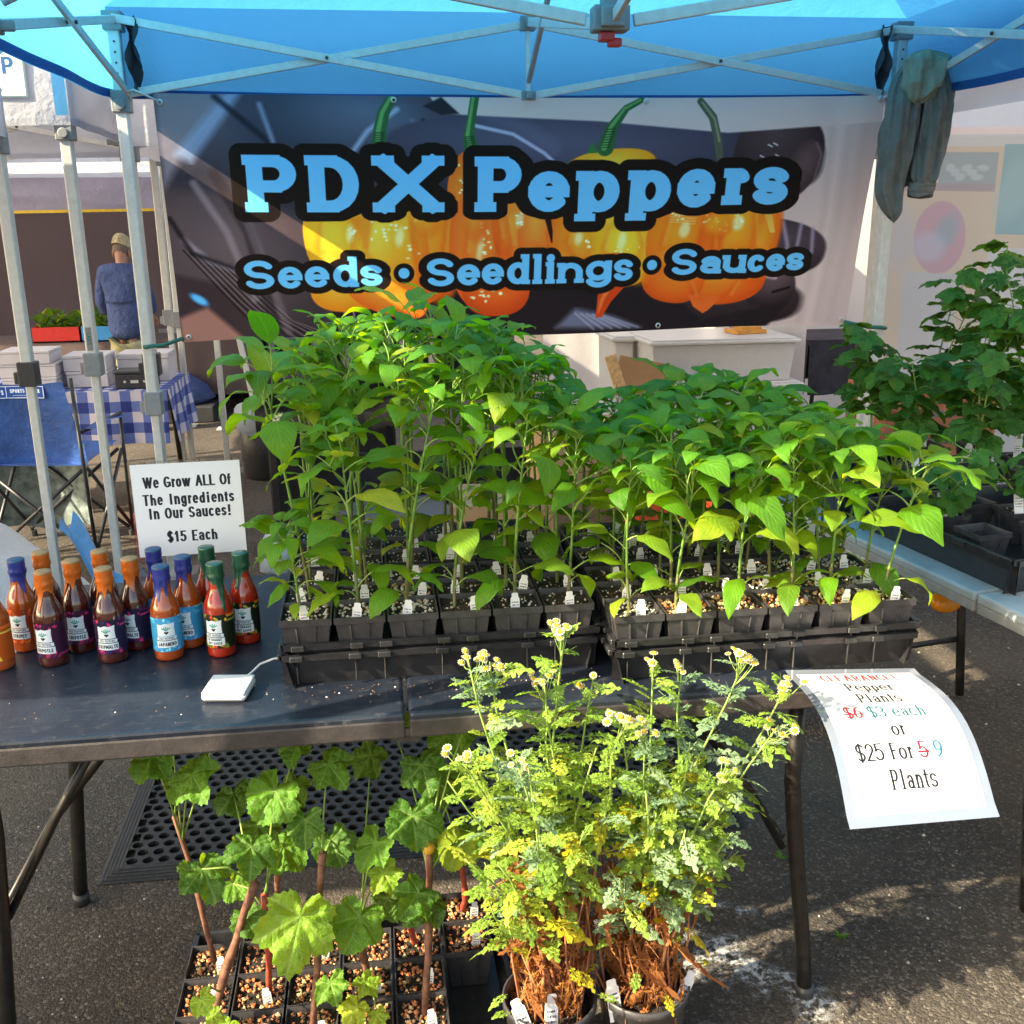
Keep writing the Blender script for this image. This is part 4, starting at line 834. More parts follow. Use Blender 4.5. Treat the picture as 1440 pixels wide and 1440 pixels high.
# ------------------------------------------------------------ trays
def tray_me(W, D, H, mat, deep=True):
    mb = MB(); t = .012; h = H
    def wall(x0, y0, x1, y1, nx, ny):
        for z0, z1, i0, i1 in ((0, h-.014, t*1.6, t*.6), (h-.014, h-.012, t*.6, -.002), (h-.012, h, -.002, -.004)):
            mb.add([(x0+nx*i0, y0+ny*i0, z0), (x1+nx*i0, y1+ny*i0, z0), (x1+nx*i1, y1+ny*i1, z1), (x0+nx*i1, y0+ny*i1, z1)], [(0, 1, 2, 3)])
        mb.add([(x0-nx*.004, y0-ny*.004, h), (x1-nx*.004, y1-ny*.004, h), (x1+nx*.006, y1+ny*.006, h), (x0+nx*.006, y0+ny*.006, h)], [(0, 1, 2, 3)])
        mb.add([(x0+nx*.006, y0+ny*.006, h), (x1+nx*.006, y1+ny*.006, h), (x1+nx*t*1.6, y1+ny*t*1.6, .003), (x0+nx*t*1.6, y0+ny*t*1.6, .003)], [(0, 1, 2, 3)])
    wall(0, 0, W, 0, 0, 1); wall(W, 0, W, D, -1, 0); wall(W, D, 0, D, 0, -1); wall(0, D, 0, 0, 1, 0)
    mb.box(t*1.6, W-t*1.6, t*1.6, D-t*1.6, 0, .003)
    n = 11
    for k in range(n):
        if k % 3 == 1: continue
        x = W*(k+.5)/n; mb.box(x-.012, x+.012, -.0085, -.002, h-.012, h-.001); mb.box(x-.0016, x+.0016, .003, .008, .006, h-.014)
    for k in range(5):
        y = D*(k+.5)/5; mb.box(-.0085, -.002, y-.02, y+.02, h-.012, h-.001); mb.box(W+.002, W+.0085, y-.02, y+.02, h-.012, h-.001)
    return mb
TRW, TRD = .588, .285
trays = [('front left', -.195, 1.765), ('front right', .408, 1.690), ('rear left', -.195, 2.065), ('rear right', .408, 2.0)]
low, up = tray_me(TRW, TRD, .066, 0), tray_me(TRW, TRD, .045, 0)
lme, ume = low.mesh('tray', 'tray_plastic'), up.mesh('tray', 'tray_plastic')
for nm, x, y in trays:
    for me, z, lb in ((lme, .7205, 'deep black nursery tray resting on the table, lower of the '+nm+' pair'), (ume, .762, 'shallow black nursery tray holding pepper pots, upper of the '+nm+' pair')):
        o = put('nursery_tray', me, None, (x+(.004 if z > .73 else 0), y, z)); bev(o, .0015, 1); tag(o, lb, 'plant tray', 'black nursery trays')

# ------------------------------------------------------------ pots, soil, tags
def pot_me(w0, w1, h, mat, name='pot', ribs=3):
    mb = MB(); a, b = w0/2, w1/2; t = .0018
    def ring(r, z): return [(-r, -r, z), (r, -r, z), (r, r, z), (-r, r, z)]
    prof = [(a, 0), (b-.003, h-.014), (b, h-.013), (b, h), (b-t, h), (b-.006, h-.02)]
    o = len(mb.v)
    for r, z in prof: mb.v += ring(r, z)
    for i in range(len(prof)-1):
        for k in range(4): mb.face((o+i*4+k, o+i*4+(k+1) % 4, o+i*4+4+(k+1) % 4, o+i*4+4+k))
    mb.face((o+3, o+2, o+1, o))
    for k in range(4):
        M = Matrix.Rotation(k*math.pi/2, 4, 'Z')
        for s_ in (-.2, .2):
            p0, p1 = M@Vector((s_*w0, -a-.0006, .002)), M@Vector((s_*w1*.95, -b+.0022, h-.015)); mb.bar(p0, p1, .0035, .003)
    return mb.mesh(name, mat)
pot3 = pot_me(.068, .0935, .087, 'pot_plastic')
def soilmat(name, c1, c2):
    m, t, b, o = nodes(name); v = t.nodes.new('ShaderNodeTexVoronoi'); v.inputs['Scale'].default_value = 260; tc = t.nodes.new('ShaderNodeTexCoord'); L(t, tc.outputs['Object'], v.inputs['Vector'])
    L(t, mix(t, ramp(t, noise(t, 90, 3), [(.4, (0, 0, 0)), (.6, (1, 1, 1))]), c1, c2), b.inputs['Base Color']); b.inputs['Roughness'].default_value = .95; bump(t, b, v.outputs['Distance'], .9, .006)
soilmat('soil_dark', (.012, .009, .007), (.035, .025, .018))
plain('perlite', (.55, .52, .45), .9); plain('clay_orange', (.50, .17, .07), .85, nscale=60, var=.4); plain('clay_tan', (.52, .34, .17), .85, nscale=60, var=.3); plain('stone_brown', (.16, .085, .05), .85, nscale=60, var=.3)
def soil_me(w, mats, n, r, seed):
    rnd = random.Random(seed); mb = MB(); ph = rnd.uniform(0, 9)
    mb.grid(lambda u, v: ((u-.5)*w, (v-.5)*w, .003*math.sin(9*u+ph)*math.sin(7*v+ph)+rnd.uniform(-.001, .001)), 6, 6)
    for k in range(n):
        x, y = rnd.uniform(-.46, .46)*w, rnd.uniform(-.46, .46)*w; q = r*rnd.uniform(.5, 1.25); mb.m = rnd.choice(mats[1]); M = Matrix.Translation((x, y, q*.35+.001))@Matrix.Rotation(rnd.uniform(0, 3), 4, 'Z')@Matrix.Rotation(rnd.uniform(0, 3), 4, 'X')
        vs = [(1, 0, 0), (-.8, .1, 0), (0, .9, .1), (.1, -.8, 0), (0, 0, .7), (0, .1, -.7)]; vs = [M@(Vector(p)*q) for p in vs]
        mb.add(vs, [(0, 2, 4), (2, 1, 4), (1, 3, 4), (3, 0, 4), (2, 0, 5), (1, 2, 5), (3, 1, 5), (0, 3, 5)])
    return mb.mesh('potting_mix', mats[0], False)
S_dark = [soil_me(.085, (['soil_dark', 'perlite', 'stone_brown'], [1, 1, 2, 2]), 34, .0032, k) for k in range(3)]
S_perl = [soil_me(.085, (['soil_dark', 'perlite', 'clay_tan'], [1, 1, 1, 2]), 80, .0045, 9+k) for k in range(2)]
S_clay = [soil_me(.085, (['soil_dark', 'clay_orange', 'clay_tan'], [1, 2, 2]), 90, .0048, 20+k) for k in range(2)]
S_lava = [soil_me(.092, (['soil_dark', 'clay_orange', 'clay_tan', 'stone_brown'], [1, 1, 2, 3]), 90, .0058, 30+k) for k in range(3)]
def mat_tag():
    m, t, b, o = nodes('tag_plastic'); uv = t.nodes.new('ShaderNodeUVMap'); sp = t.nodes.new('ShaderNodeSeparateXYZ'); L(t, uv.outputs[0], sp.inputs[0]); oi = t.nodes.new('ShaderNodeObjectInfo')
    fr = math_(t, 'FRACT', math_(t, 'MULTIPLY', sp.outputs[1], 9)); band = math_(t, 'MULTIPLY', math_(t, 'GREATER_THAN', fr, .55), math_(t, 'MULTIPLY', math_(t, 'LESS_THAN', sp.outputs[1], .66), math_(t, 'GREATER_THAN', sp.outputs[1], .3)))
    cv = t.nodes.new('ShaderNodeCombineXYZ'); L(t, math_(t, 'ADD', math_(t, 'MULTIPLY', sp.outputs[0], 9), math_(t, 'MULTIPLY', oi.outputs['Random'], 40)), cv.inputs[0]); L(t, math_(t, 'FLOOR', math_(t, 'MULTIPLY', sp.outputs[1], 9)), cv.inputs[1])
    nz = noise(t, 3.1, 2, .6, vec=cv.outputs[0]); ed = math_(t, 'LESS_THAN', math_(t, 'ABSOLUTE', math_(t, 'SUBTRACT', sp.outputs[0], .5)), .38)
    ink = math_(t, 'MULTIPLY', math_(t, 'MULTIPLY', band, ed), math_(t, 'GREATER_THAN', nz, .47))
    L(t, mix(t, ink, (.78, .78, .80), (.05, .06, .09)), b.inputs['Base Color']); b.inputs['Roughness'].default_value = .4
mat_tag()
def tag_me(w=.017, h=.05):
    mb = MB(); o = [(-w/2, 0), (w/2, 0), (w/2, h*.78), (w*.36, h*.84), (w*.36, h*.97), (w*.24, h), (-w*.24, h), (-w*.36, h*.97), (-w*.36, h*.84), (-w/2, h*.78)]
    n = len(o); uv = [(.5+x/w, y/h) for x, y in o]
    mb.v += [(x, -.0005, y) for x, y in o]+[(x, .0005, y) for x, y in o]; mb.face(range(n), uv); mb.face(list(range(n, 2*n))[::-1], [(.5, .01)]*n)
    for k in range(n): mb.face((k, n+k, n+(k+1) % n, (k+1) % n), [(.5, .01)]*4)
    return mb.mesh('plant_label', 'tag_plastic')
tagm = tag_me()
# ------------------------------------------------------------ pepper plants
mat_leaf('pepper_leaf', (.032, .12, .012), (.085, .27, .018), (.26, .36, .02), (.40, .72, .02), .45, 8)
mat_leaf('pepper_leaf_pale', (.07, .20, .02), (.16, .32, .03), (.36, .38, .04), (.55, .72, .05), .5, 8)
mat_leaf('grape_leaf', (.028, .10, .014), (.085, .24, .02), (.26, .33, .02), (.38, .62, .03), .34, 7, .5, vcol=(.25, .38, .10), crk=7)
mat_leaf('grape_leaf_young', (.10, .26, .03), (.20, .40, .04), (.34, .46, .04), (.5, .7, .05), .42, 7, .45, vcol=(.35, .5, .12), crk=7)
mat_leaf('berry_leaf', (.028, .10, .014), (.06, .19, .02), (.13, .25, .02), (.26, .5, .03), .34, 9, .55, vcol=(.10, .2, .05))
mat_leaf('fever_leaf', (.14, .27, .04), (.26, .42, .07), (.46, .50, .06), (.50, .65, .10), .36, 5, .6, vcol=(.24, .38, .12))
mat_leaf('fever_leaf_grey', (.13, .23, .12), (.22, .34, .19), (.28, .38, .2), (.35, .5, .2), .28, 5, .65, vcol=(.3, .42, .25))
mat_leaf('fever_leaf_yellow', (.30, .33, .03), (.48, .42, .03), (.55, .34, .03), (.7, .6, .05), .4, 5, .6, vcol=(.5, .45, .1))
mat_leaf('dry_leaf', (.20, .075, .025), (.36, .13, .04), (.48, .25, .06), (.5, .2, .05), .25, 5, .85, vcol=(.4, .2, .08))
def stemmat(name, a, b_, sc_=40, rough=.6):
    m, t, b, o = nodes(name); L(t, ramp(t, noise(t, sc_, 3), [(.35, a), (.65, b_)]), b.inputs['Base Color']); b.inputs['Roughness'].default_value = rough; bump(t, b, noise(t, sc_*5, 3), .4, .002)
stemmat('pepper_stem', (.07, .17, .03), (.15, .27, .05)); stemmat('pepper_stem_base', (.16, .13, .06), (.10, .15, .04)); stemmat('cane', (.085, .032, .02), (.21, .09, .055), 60, .75); stemmat('cane_red', (.28, .03, .02), (.36, .07, .04), 60); stemmat('green_shoot', (.16, .28, .06), (.26, .36, .09)); stemmat('callus', (.5, .25, .03), (.62, .36, .05), 90)
stemmat('dry_stem', (.26, .09, .045), (.42, .18, .08), 60, .85); stemmat('petal_white', (.55, .52, .40), (.62, .56, .38)); stemmat('disc_yellow', (.65, .32, .02), (.75, .45, .03), 300, .8)
def pepper_leaf(seed, mats):
    rnd = random.Random(seed); mb = MB(); nL, nW = 9, 4
    pl = rnd.uniform(.32, .6); p0 = R(rnd.uniform(25, 60)); p1 = R(rnd.uniform(5, 35)); p2 = R(rnd.uniform(-100, -35)); w = rnd.uniform(.235, .32); fold = rnd.uniform(.05, .28); und = rnd.uniform(.01, .035); cv = rnd.uniform(-.12, .12); ph = rnd.uniform(0, 6)
    pos = Vector((0, 0, 0)); pts = [pos.copy()]
    for i in range(4):
        a = p0+(p1-p0)*i/3; pos = pos+Vector((0, math.cos(a), math.sin(a)))*pl/4; pts.append(pos.copy())
    mb.m = 1; mb.tube(pts, [.022, .016, .014, .014, .012], 5, False); mb.m = 0
    o = len(mb.v); rows = []
    for j in range(nL+1):
        t = j/nL; a = p1+(p2-p1)*(t**1.1); 
        if j: pos = pos+Vector((0, math.cos(a), math.sin(a)))/nL
        ww = w*2.05*(t+.004)**.62*(1-t)**.95*(1+.15*math.sin(t*3)); nrm = Vector((0, -math.sin(a), math.cos(a)))
        if j == 0: ww = .012
        if j == nL: ww = .002
        for k in range(nW+1):
            u = k/nW*2-1; off = cv*math.sin(t*2.5)
            z = fold*abs(u)*ww-.25*ww*u*u+und*math.sin(t*14+ph+u)*abs(u)+und*.5*math.sin(u*3+t*9)
            mb.v.append(tuple(pos+Vector((u*ww+off, 0, 0))+nrm*z)); 
    for j in range(nL):
        for k in range(nW):
            a = o+j*(nW+1)+k; mb.face((a, a+1, a+nW+2, a+nW+1), [(k/nW, j/nL), ((k+1)/nW, j/nL), ((k+1)/nW, (j+1)/nL), (k/nW, (j+1)/nL)])
    return mb.mesh('leaf', mats, True)
PL = [pepper_leaf(k, ['pepper_leaf', 'green_shoot']) for k in range(20)]; PLP = [pepper_leaf(k+30, ['pepper_leaf_pale', 'green_shoot']) for k in range(8)]
def flower_me():
    mb = MB()
    for k in range(6):
        a = k*math.pi/3; c, s_ = math.cos(a), math.sin(a); d, e = math.cos(a+.35), math.sin(a+.35); d2, e2 = math.cos(a-.35), math.sin(a-.35)
        mb.add([(0, 0, 0), (.5*d, .5*e, .1), (c, s_, -.1), (.5*d2, .5*e2, .1)], [(0, 3, 2, 1)])
    mb.m = 1; mb.tube([(0, 0, 0), (0, 0, .35)], [.15, .1], 6); return mb.mesh('flower', ['petal_white', 'disc_yellow'])
pfl = flower_me()
ordn = ['first', 'second', 'third', 'fourth', 'fifth', 'sixth']; rown = ['front', 'middle', 'back']
def pepper(x, y, z, H, label, seed, lean=(0, 0), nl=15, size=.085, soil=None, pale=.14, base=.2, fl=0, bushy=0, width=1, ):
    rnd = random.Random(seed); t = thing('pepper_plant', label, 'potted plant', (x, y, z), 0, 'young pepper plants in square black pots')
    put('pot', pot3, t, rot=(0, 0, 0)); put('potting_mix', soil or S_dark[seed % 3], t, loc=(0, 0, .078), rot=(0, 0, R(90*(seed % 4))))['kind'] = 'stuff'
    put('plant_label', tagm, t, loc=(rnd.uniform(-.018, .022), -.036-rnd.uniform(0, .004), .062), rot=(R(rnd.uniform(-12, 4)), R(rnd.uniform(-9, 9)), R(rnd.uniform(-12, 12))))
    n = 9; pts = []; px, py = rnd.uniform(-.01, .01), rnd.uniform(-.008, .012); w1, w2 = rnd.uniform(0, 6), rnd.uniform(0, 6); amp = .006*rnd.uniform(.4, 1.6)
    for i in range(n):
        f = i/(n-1); pts.append(Vector((px+lean[0]*f**1.3+amp*math.sin(3*f+w1), py+lean[1]*f**1.3+amp*math.sin(4*f+w2), .078+(H-.0)*f)))
    mb = MB(); r0 = .0022+.0035*H; mb.m = 0; mb.tube(pts[:3], [r0*1.15, r0, r0*.95], 7, False); mb.m = 1; mb.tube(pts[2:], [r0*.95*(1-.09*i) for i in range(n-2)], 7)
    def at_(f):
        q = f*(n-1); i = min(int(q), n-2); return pts[i].lerp(pts[i+1], q-i)
    # short side shoots near the top
    sh = []
    for k in range(2):
        a = rnd.uniform(0, 6.28); f = rnd.uniform(.72, .9); b0 = at_(f); ln = H*rnd.uniform(.12, .2); e = b0+Vector((math.cos(a)*ln*.55, math.sin(a)*ln*.55, ln)); mb.tube([b0, (b0+e)/2+Vector((math.cos(a), math.sin(a), 0))*ln*.1, e], [r0*.6, r0*.5, r0*.35], 5); sh.append(e)
    part('stem', mb, ['pepper_stem_base', 'pepper_stem'], t, True)
    az = rnd.uniform(0, 6.28)
    def leaf(p, a, s_, tilt=0, pal=None):
        me = rnd.choice(PLP if rnd.random() < (pale if pal is None else pal) else PL); put('leaf', me, t, loc=p, rot=(R(tilt+rnd.uniform(-12, 14)), R(rnd.uniform(-22, 22)), a), scale=(s_*width*rnd.uniform(.9, 1.12), s_, s_))
    for k in range(nl):
        f = base*rnd.uniform(.25, .9) if k < 3 and not bushy else base+(1-base)*(k/(nl-1))**.8; az += 2.4+rnd.uniform(-.35, .35); p = at_(min(f, 1))
        s_ = size*rnd.uniform(.78, 1.2)*(.8 if k < 3 else 1)*(1-.35*max(0, f-.8)/.2); leaf(p, az, s_, 12*f, pale*2.6 if f < .5 else pale)
    for e in sh+[pts[-1]]:
        for k in range(3): az += 2.2; leaf(e-Vector((0, 0, rnd.uniform(0, .015))), az, size*rnd.uniform(.45, .85), rnd.uniform(10, 40), pale*.7)
    for k in range(fl):
        f = rnd.uniform(.78, .9); p = at_(f)+Vector((rnd.uniform(.0, .03), -.02, -.01)); put('flower', pfl, t, loc=p, rot=(R(200), R(20), rnd.uniform(0, 6)), scale=.011)
    return t
ZP = .7665
hL = {0: [.17, .32, .39, .30, .35, .29], 1: [.42, .34, .43, .44, .41, .34], 2: [.34, .41, .46, .47, .44, .35]}
hR = {0: [.26, .27, .25, .28, .27, .25], 1: [.26, .29, .27, .30, .28, .23], 2: [.27, .29, .30, .31, .28, .24]}
sd = 11
for ti, (nm, tx, ty) in enumerate(trays):
    for r in range(3):
        for c in range(6):
            sd += 1; x = tx+.047+c*.0975; y = ty+.048+r*.0935; rear = ti > 1
            H = (hL if 'left' in nm else hR)[r][c]*(1.0 if not rear else (1.06 if 'left' in nm else 1.02)) if not rear else ([.42, .47, .48, .47, .46, .38][c] if 'left' in nm else [.28, .30, .33, .34, .31, .26][c])-.015*(r == 2)
            soil = None
            if nm == 'front right': soil = [S_perl, S_clay, S_clay, S_clay, S_clay, S_perl][c][r % 2] if r == 0 else (S_dark[c % 3] if c < 3 else S_perl[r % 2])
            elif c == 0 and r == 0 or c == 2 and not rear: soil = S_perl[r % 2]
            elif 'left' in nm and not rear and c == 1 and r == 0: soil = S_perl[0]
            lean = (random.uniform(-.02, .02), random.uniform(-.03, .01)); kw = dict(nl=13 if not rear else 10, size=random.uniform(.098, .126) if 'left' in nm else random.uniform(.100, .126))
            if nm == 'front left' and r == 0: lean = [(-.035, 0), (-.01, .02), (.055, .02), (.035, .01), (.02, 0), (.02, .01)][c]
            if nm == 'front left' and r == 1 and c == 0: lean = (-.05, 0); kw.update(fl=4, nl=12)
            if nm == 'front left' and c == 0 and r == 0: kw.update(bushy=1, nl=22, base=.12, size=.075, width=.9)
            if nm == 'front right' and c == 5: lean = (.05, -.01); kw.update(size=.128, nl=10)
            if r or rear: kw.setdefault('base', .42); kw['nl'] = min(kw['nl'], 10)
            if 'right' in nm and r == 0 and not rear: kw['pale'] = .3
            lb = f'{ordn[c]} pepper plant from the left in the {rown[r]} row of the {nm} tray'
            pepper(x, y, ZP, H, lb, sd, lean, soil=soil, **kw)

# ------------------------------------------------------------ lobed leaves (grape, berry)
def lobed(seed, mats, deep=.3, teeth=.05, lob=(0, 52, 108), n=52, crink=.055, cup=.16):
    rnd = random.Random(seed); mb = MB(); lb = [R(a*s_+rnd.uniform(-5, 5)) for a in lob for s_ in ((1, -1) if a else (1,))]; ln = [(1.0 if abs(a) < .3 else (.88 if abs(a) < 1.3 else .68))*rnd.uniform(.93, 1.07) for a in lb]
    def rad(th):
        r = 0
        for a, l in zip(lb, ln):
            d = abs((th-a+math.pi) % (2*math.pi)-math.pi); r = max(r, l*(1-deep*(d/.5)**1.25) if d < .62 else 0)
        r = max(r, .42 if abs(th) < 2.5 else .42*(max(0, (math.pi-abs(th))/.64))**.5+.06)
        return r*(.62)
    rings = [.0, .3, .55, .8, 1.0]; o = 0; mb.v.append((0, 0, 0)); ths = [-math.pi+2*math.pi*(k+.5)/n for k in range(n)]; ph = rnd.uniform(0, 6); dro = rnd.uniform(.1, .45); asy = rnd.uniform(-.2, .2); uvs = [(0.5, 0)]
    for ri, q in enumerate(rings[1:]):
        for k, th in enumerate(ths):
            r = rad(th)*q*(1+(teeth*(1 if k % 2 else -1) if ri == 3 else 0)); x, y = r*math.sin(th), r*math.cos(th)
            d = min((((th-a+math.pi) % (2*math.pi)-math.pi) for a in lb), key=abs); z = cup*r*abs(math.sin(d*2))*.9+crink*math.sin(x*22+ph)*math.sin(y*19+ph*2)-dro*(r**2)*(.6+.5*math.cos(th))+asy*x*y*1.5+crink*1.2*q*q*math.sin(th*5+ph)
            mb.v.append((x, y, z)); uvs.append((.5+r*math.sin(d)*.9, r*1.1))
    for ri in range(4):
        for k in range(n-1 if True else n):
            a = 1+ri*n+k; b = a+1
            if ri == 0: mb.face((0, b, a), [uvs[0], uvs[b], uvs[a]])
            if ri < 3: mb.face((a, b, b+n, a+n), [uvs[a], uvs[b], uvs[b+n], uvs[a+n]])
    return mb.mesh('leaf', mats, True)
GLm = [lobed(k, ['grape_leaf'], (.12, .2, .26)[k % 3], .03, (0, 56, 118), 72) for k in range(6)]; GLy = [lobed(k+9, ['grape_leaf_young'], .3, .045, (0, 54, 112), 64) for k in range(3)]
BLm = [lobed(k+20, ['berry_leaf'], .3, .035, (0, 62), 44, .02) for k in range(4)]
# grape cuttings in square pots
pot4 = pot_me(.074, .099, .095, 'pot_plastic'); mg = plain('pot_rim_pale', (.16, .16, .17), .45); 
gt = MB(); gt_me = tray_me(.66, .51, .05, 0).mesh('tray', 'tray_plastic'); o = put('nursery_tray', gt_me, None, (-.445, 1.47, .001)); tag(o, 'black nursery tray of grape cuttings standing on the asphalt', 'plant tray', 'black nursery trays')
canes = [('thick pinkish cane leaning right', 1.66, [(-.36, .094), (-.326, .214), (-.264, .387), (-.274, .43)], .0085, 'cane'), ('thin cane leaning left at the back corner', 1.84, [(-.375, .1), (-.405, .256), (-.431, .43)], .006, 'cane'), ('short straight reddish cane', 1.68, [(-.251, .1), (-.252, .241), (-.25, .35)], .0065, 'cane_red'), ('tall upright brown cane', 1.66, [(-.174, .09), (-.158, .245), (-.138, .44)], .007, 'cane'),
         ('tall straight cane with a yellow callus on top', 1.66, [(.036, .09), (.051, .264), (.056, .43)], .0075, 'cane'), ('short bright red cane', 1.8, [(.027, .09), (.012, .166), (.01, .25)], .007, 'cane_red'), ('knobbly short cane with pale young leaves', 1.72, [(-.069, .09), (-.077, .155), (-.083, .24)], .0075, 'cane'), ('dark cane in the back right corner', 1.88, [(.137, .09), (.136, .159), (.131, .24)], .007, 'cane_red'),
         ('slim cane in the back row', 1.88, [(-.251, .09), (-.249, .253), (-.255, .33)], .006, 'cane')]
# x, z, y, size, cane index, young
gl = [(-.423, .613, 1.72, .10, 1, 0), (-.353, .578, 1.70, .115, 1, 0), (-.402, .639, 1.8, .085, 1, 0), (-.389, .524, 1.78, .085, 1, 0), (-.232, .538, 1.68, .12, 2, 0), (-.335, .43, 1.62, .115, 0, 0), (-.264, .453, 1.64, .105, 0, 0), (-.30, .50, 1.76, .09, 0, 0), (-.189, .323, 1.58, .175, 3, 1), (-.166, .488, 1.66, .09, 3, 0), (-.11, .556, 1.74, .10, 3, 0), (-.12, .40, 1.72, .10, 3, 0),
      (.029, .484, 1.64, .12, 4, 0), (.057, .555, 1.70, .105, 4, 0), (.02, .36, 1.6, .10, 4, 0), (.106, .40, 1.68, .10, 4, 0), (.13, .50, 1.75, .09, 4, 0), (-.053, .416, 1.68, .10, 6, 0), (-.086, .296, 1.62, .12, 6, 0), (-.022, .367, 1.66, .08, 6, 1), (.035, .298, 1.66, .115, 5, 0), (-.02, .25, 1.74, .09, 5, 0), (-.183, .606, 1.74, .085, 8, 0), (-.26, .40, 1.8, .09, 8, 0), (-.21, .45, 1.84, .10, 8, 0),
      (-.357, .20, 1.58, .062, 0, 1), (-.321, .16, 1.56, .05, 0, 1), (-.345, .15, 1.6, .045, 0, 1), (-.132, .185, 1.6, .08, 3, 1), (-.066, .17, 1.62, .065, 6, 1), (-.10, .13, 1.6, .07, 6, 1), (-.05, .11, 1.6, .05, 6, 1), (.10, .30, 1.84, .09, 7, 0), (.15, .34, 1.8, .10, 7, 0), (.09, .43, 1.84, .09, 7, 0), (-.28, .30, 1.66, .08, 2, 0), (-.2, .40, 1.72, .10, 2, 0), (-.30, .35, 1.7, .07, 2, 0),
      (-.06, .50, 1.86, .10, 6, 0), (0, .56, 1.9, .09, 4, 0), (-.15, .62, 1.9, .10, 8, 0), (-.32, .63, 1.9, .09, 1, 0), (.12, .6, 1.76, .13, 4, 0), (.155, .66, 1.74, .10, 4, 0)]
pots = [(x, y) for y in (1.62, 1.722, 1.824, 1.92) for x in (-.385, -.281, -.177, -.073, .031, .135)]
used_p = {}
for i, (lb, Y, ps, r, mt_) in enumerate(canes):
    bx, by = min(((px, py) for px, py in pots if (px, py) not in used_p and not (px > .1 and py < 1.8)), key=lambda p: (p[0]-ps[0][0])**2+(p[1]-Y)**2); used_p[(bx, by)] = 1
    t = thing('grape_cutting', f'potted grape cutting with a {lb}', 'potted plant', (bx, by, .006), 0, 'grape cuttings in square pots')
    o = put('pot', pot4, t); put('potting_mix', S_lava[i % 3], t, loc=(0, 0, .084))['kind'] = 'stuff'
    put('plant_label', tagm, t, loc=(.02, -.03, .07), rot=(R(-10), R(8-(i*7) % 16), .2)); base = Vector((bx, by, .006)); rnd = random.Random(i+50)
    mb = MB(); P_ = [Vector((x, Y, z))-base for x, z in ps]; P_[0] = Vector((P_[0].x*.5, 0, .08)); fine = []
    for a, b in zip(P_, P_[1:]): fine += [a.lerp(b, k/3) for k in range(3)]
    fine.append(P_[-1]); mb.tube([p+Vector((rnd.uniform(-.002, .002), rnd.uniform(-.002, .002), 0)) for p in fine], [r*(1.25 if k % 3 == 0 and k else .95)*(1-.02*k) for k in range(len(fine))], 10); part('cane', mb, mt_, t, True)
    if 'callus' in lb: mb = MB(); mb.lathe([(.002, -.012), (.010, -.008), (.0125, 0), (.010, .008), (.002, .013)], 10); part('callus', mb, 'callus', t, True, loc=fine[-1])
    mb = MB()
    for (lx, lz, ly, s_, ci, yg) in gl:
        if ci != i: continue
        lc = Vector((lx, ly, lz))-base; src = min(fine, key=lambda p: abs(p.z-(lc.z-.05))) if lc.z < fine[-1].z+.03 else fine[-1-rnd.randrange(2)]
        nrm = Vector((rnd.uniform(-.45, .35), -.55+rnd.uniform(-.3, .25), .75)).normalized(); tip = Vector((rnd.uniform(-.9, .9), -.5, -.8)); tip = (tip-nrm*tip.dot(nrm)).normalized(); xx = tip.cross(nrm)
        M = Matrix((xx, tip, nrm)).transposed().to_4x4(); bp = lc-tip*s_*.22; M.translation = bp; o = put('leaf', rnd.choice(GLy if yg else GLm), t); o.matrix_local = M@Matrix.Scale(s_*.92, 4)
        mid = (src+bp)/2+Vector((0, 0, .02)); mb.tube([src, mid, bp], [.0022, .0018, .0014], 5)
    part('leaf_stalks', mb, 'green_shoot', t, True)['kind'] = 'stuff'
k = 0
for px, py in pots:
    if (px, py) in used_p or (px > .1 and py < 1.8) or py > 1.9: continue
    k += 1; t = thing('square_pot', f"pebble filled pot without a cutting, {ordn[round((px+.385)/.104)]} from left in the {['nearest', 'second', 'third', 'farthest'][round((py-1.62)/.1)]} ground tray row", 'plant pot', (px, py, .006), 0, 'spare pots in the ground tray'); put('pot', pot4, t); put('potting_mix', S_lava[k % 3], t, loc=(0, 0, .084))['kind'] = 'stuff'
    if k % 2: put('plant_label', tagm, t, loc=(.015, -.02, .07), rot=(R(-8), R(6), 0))

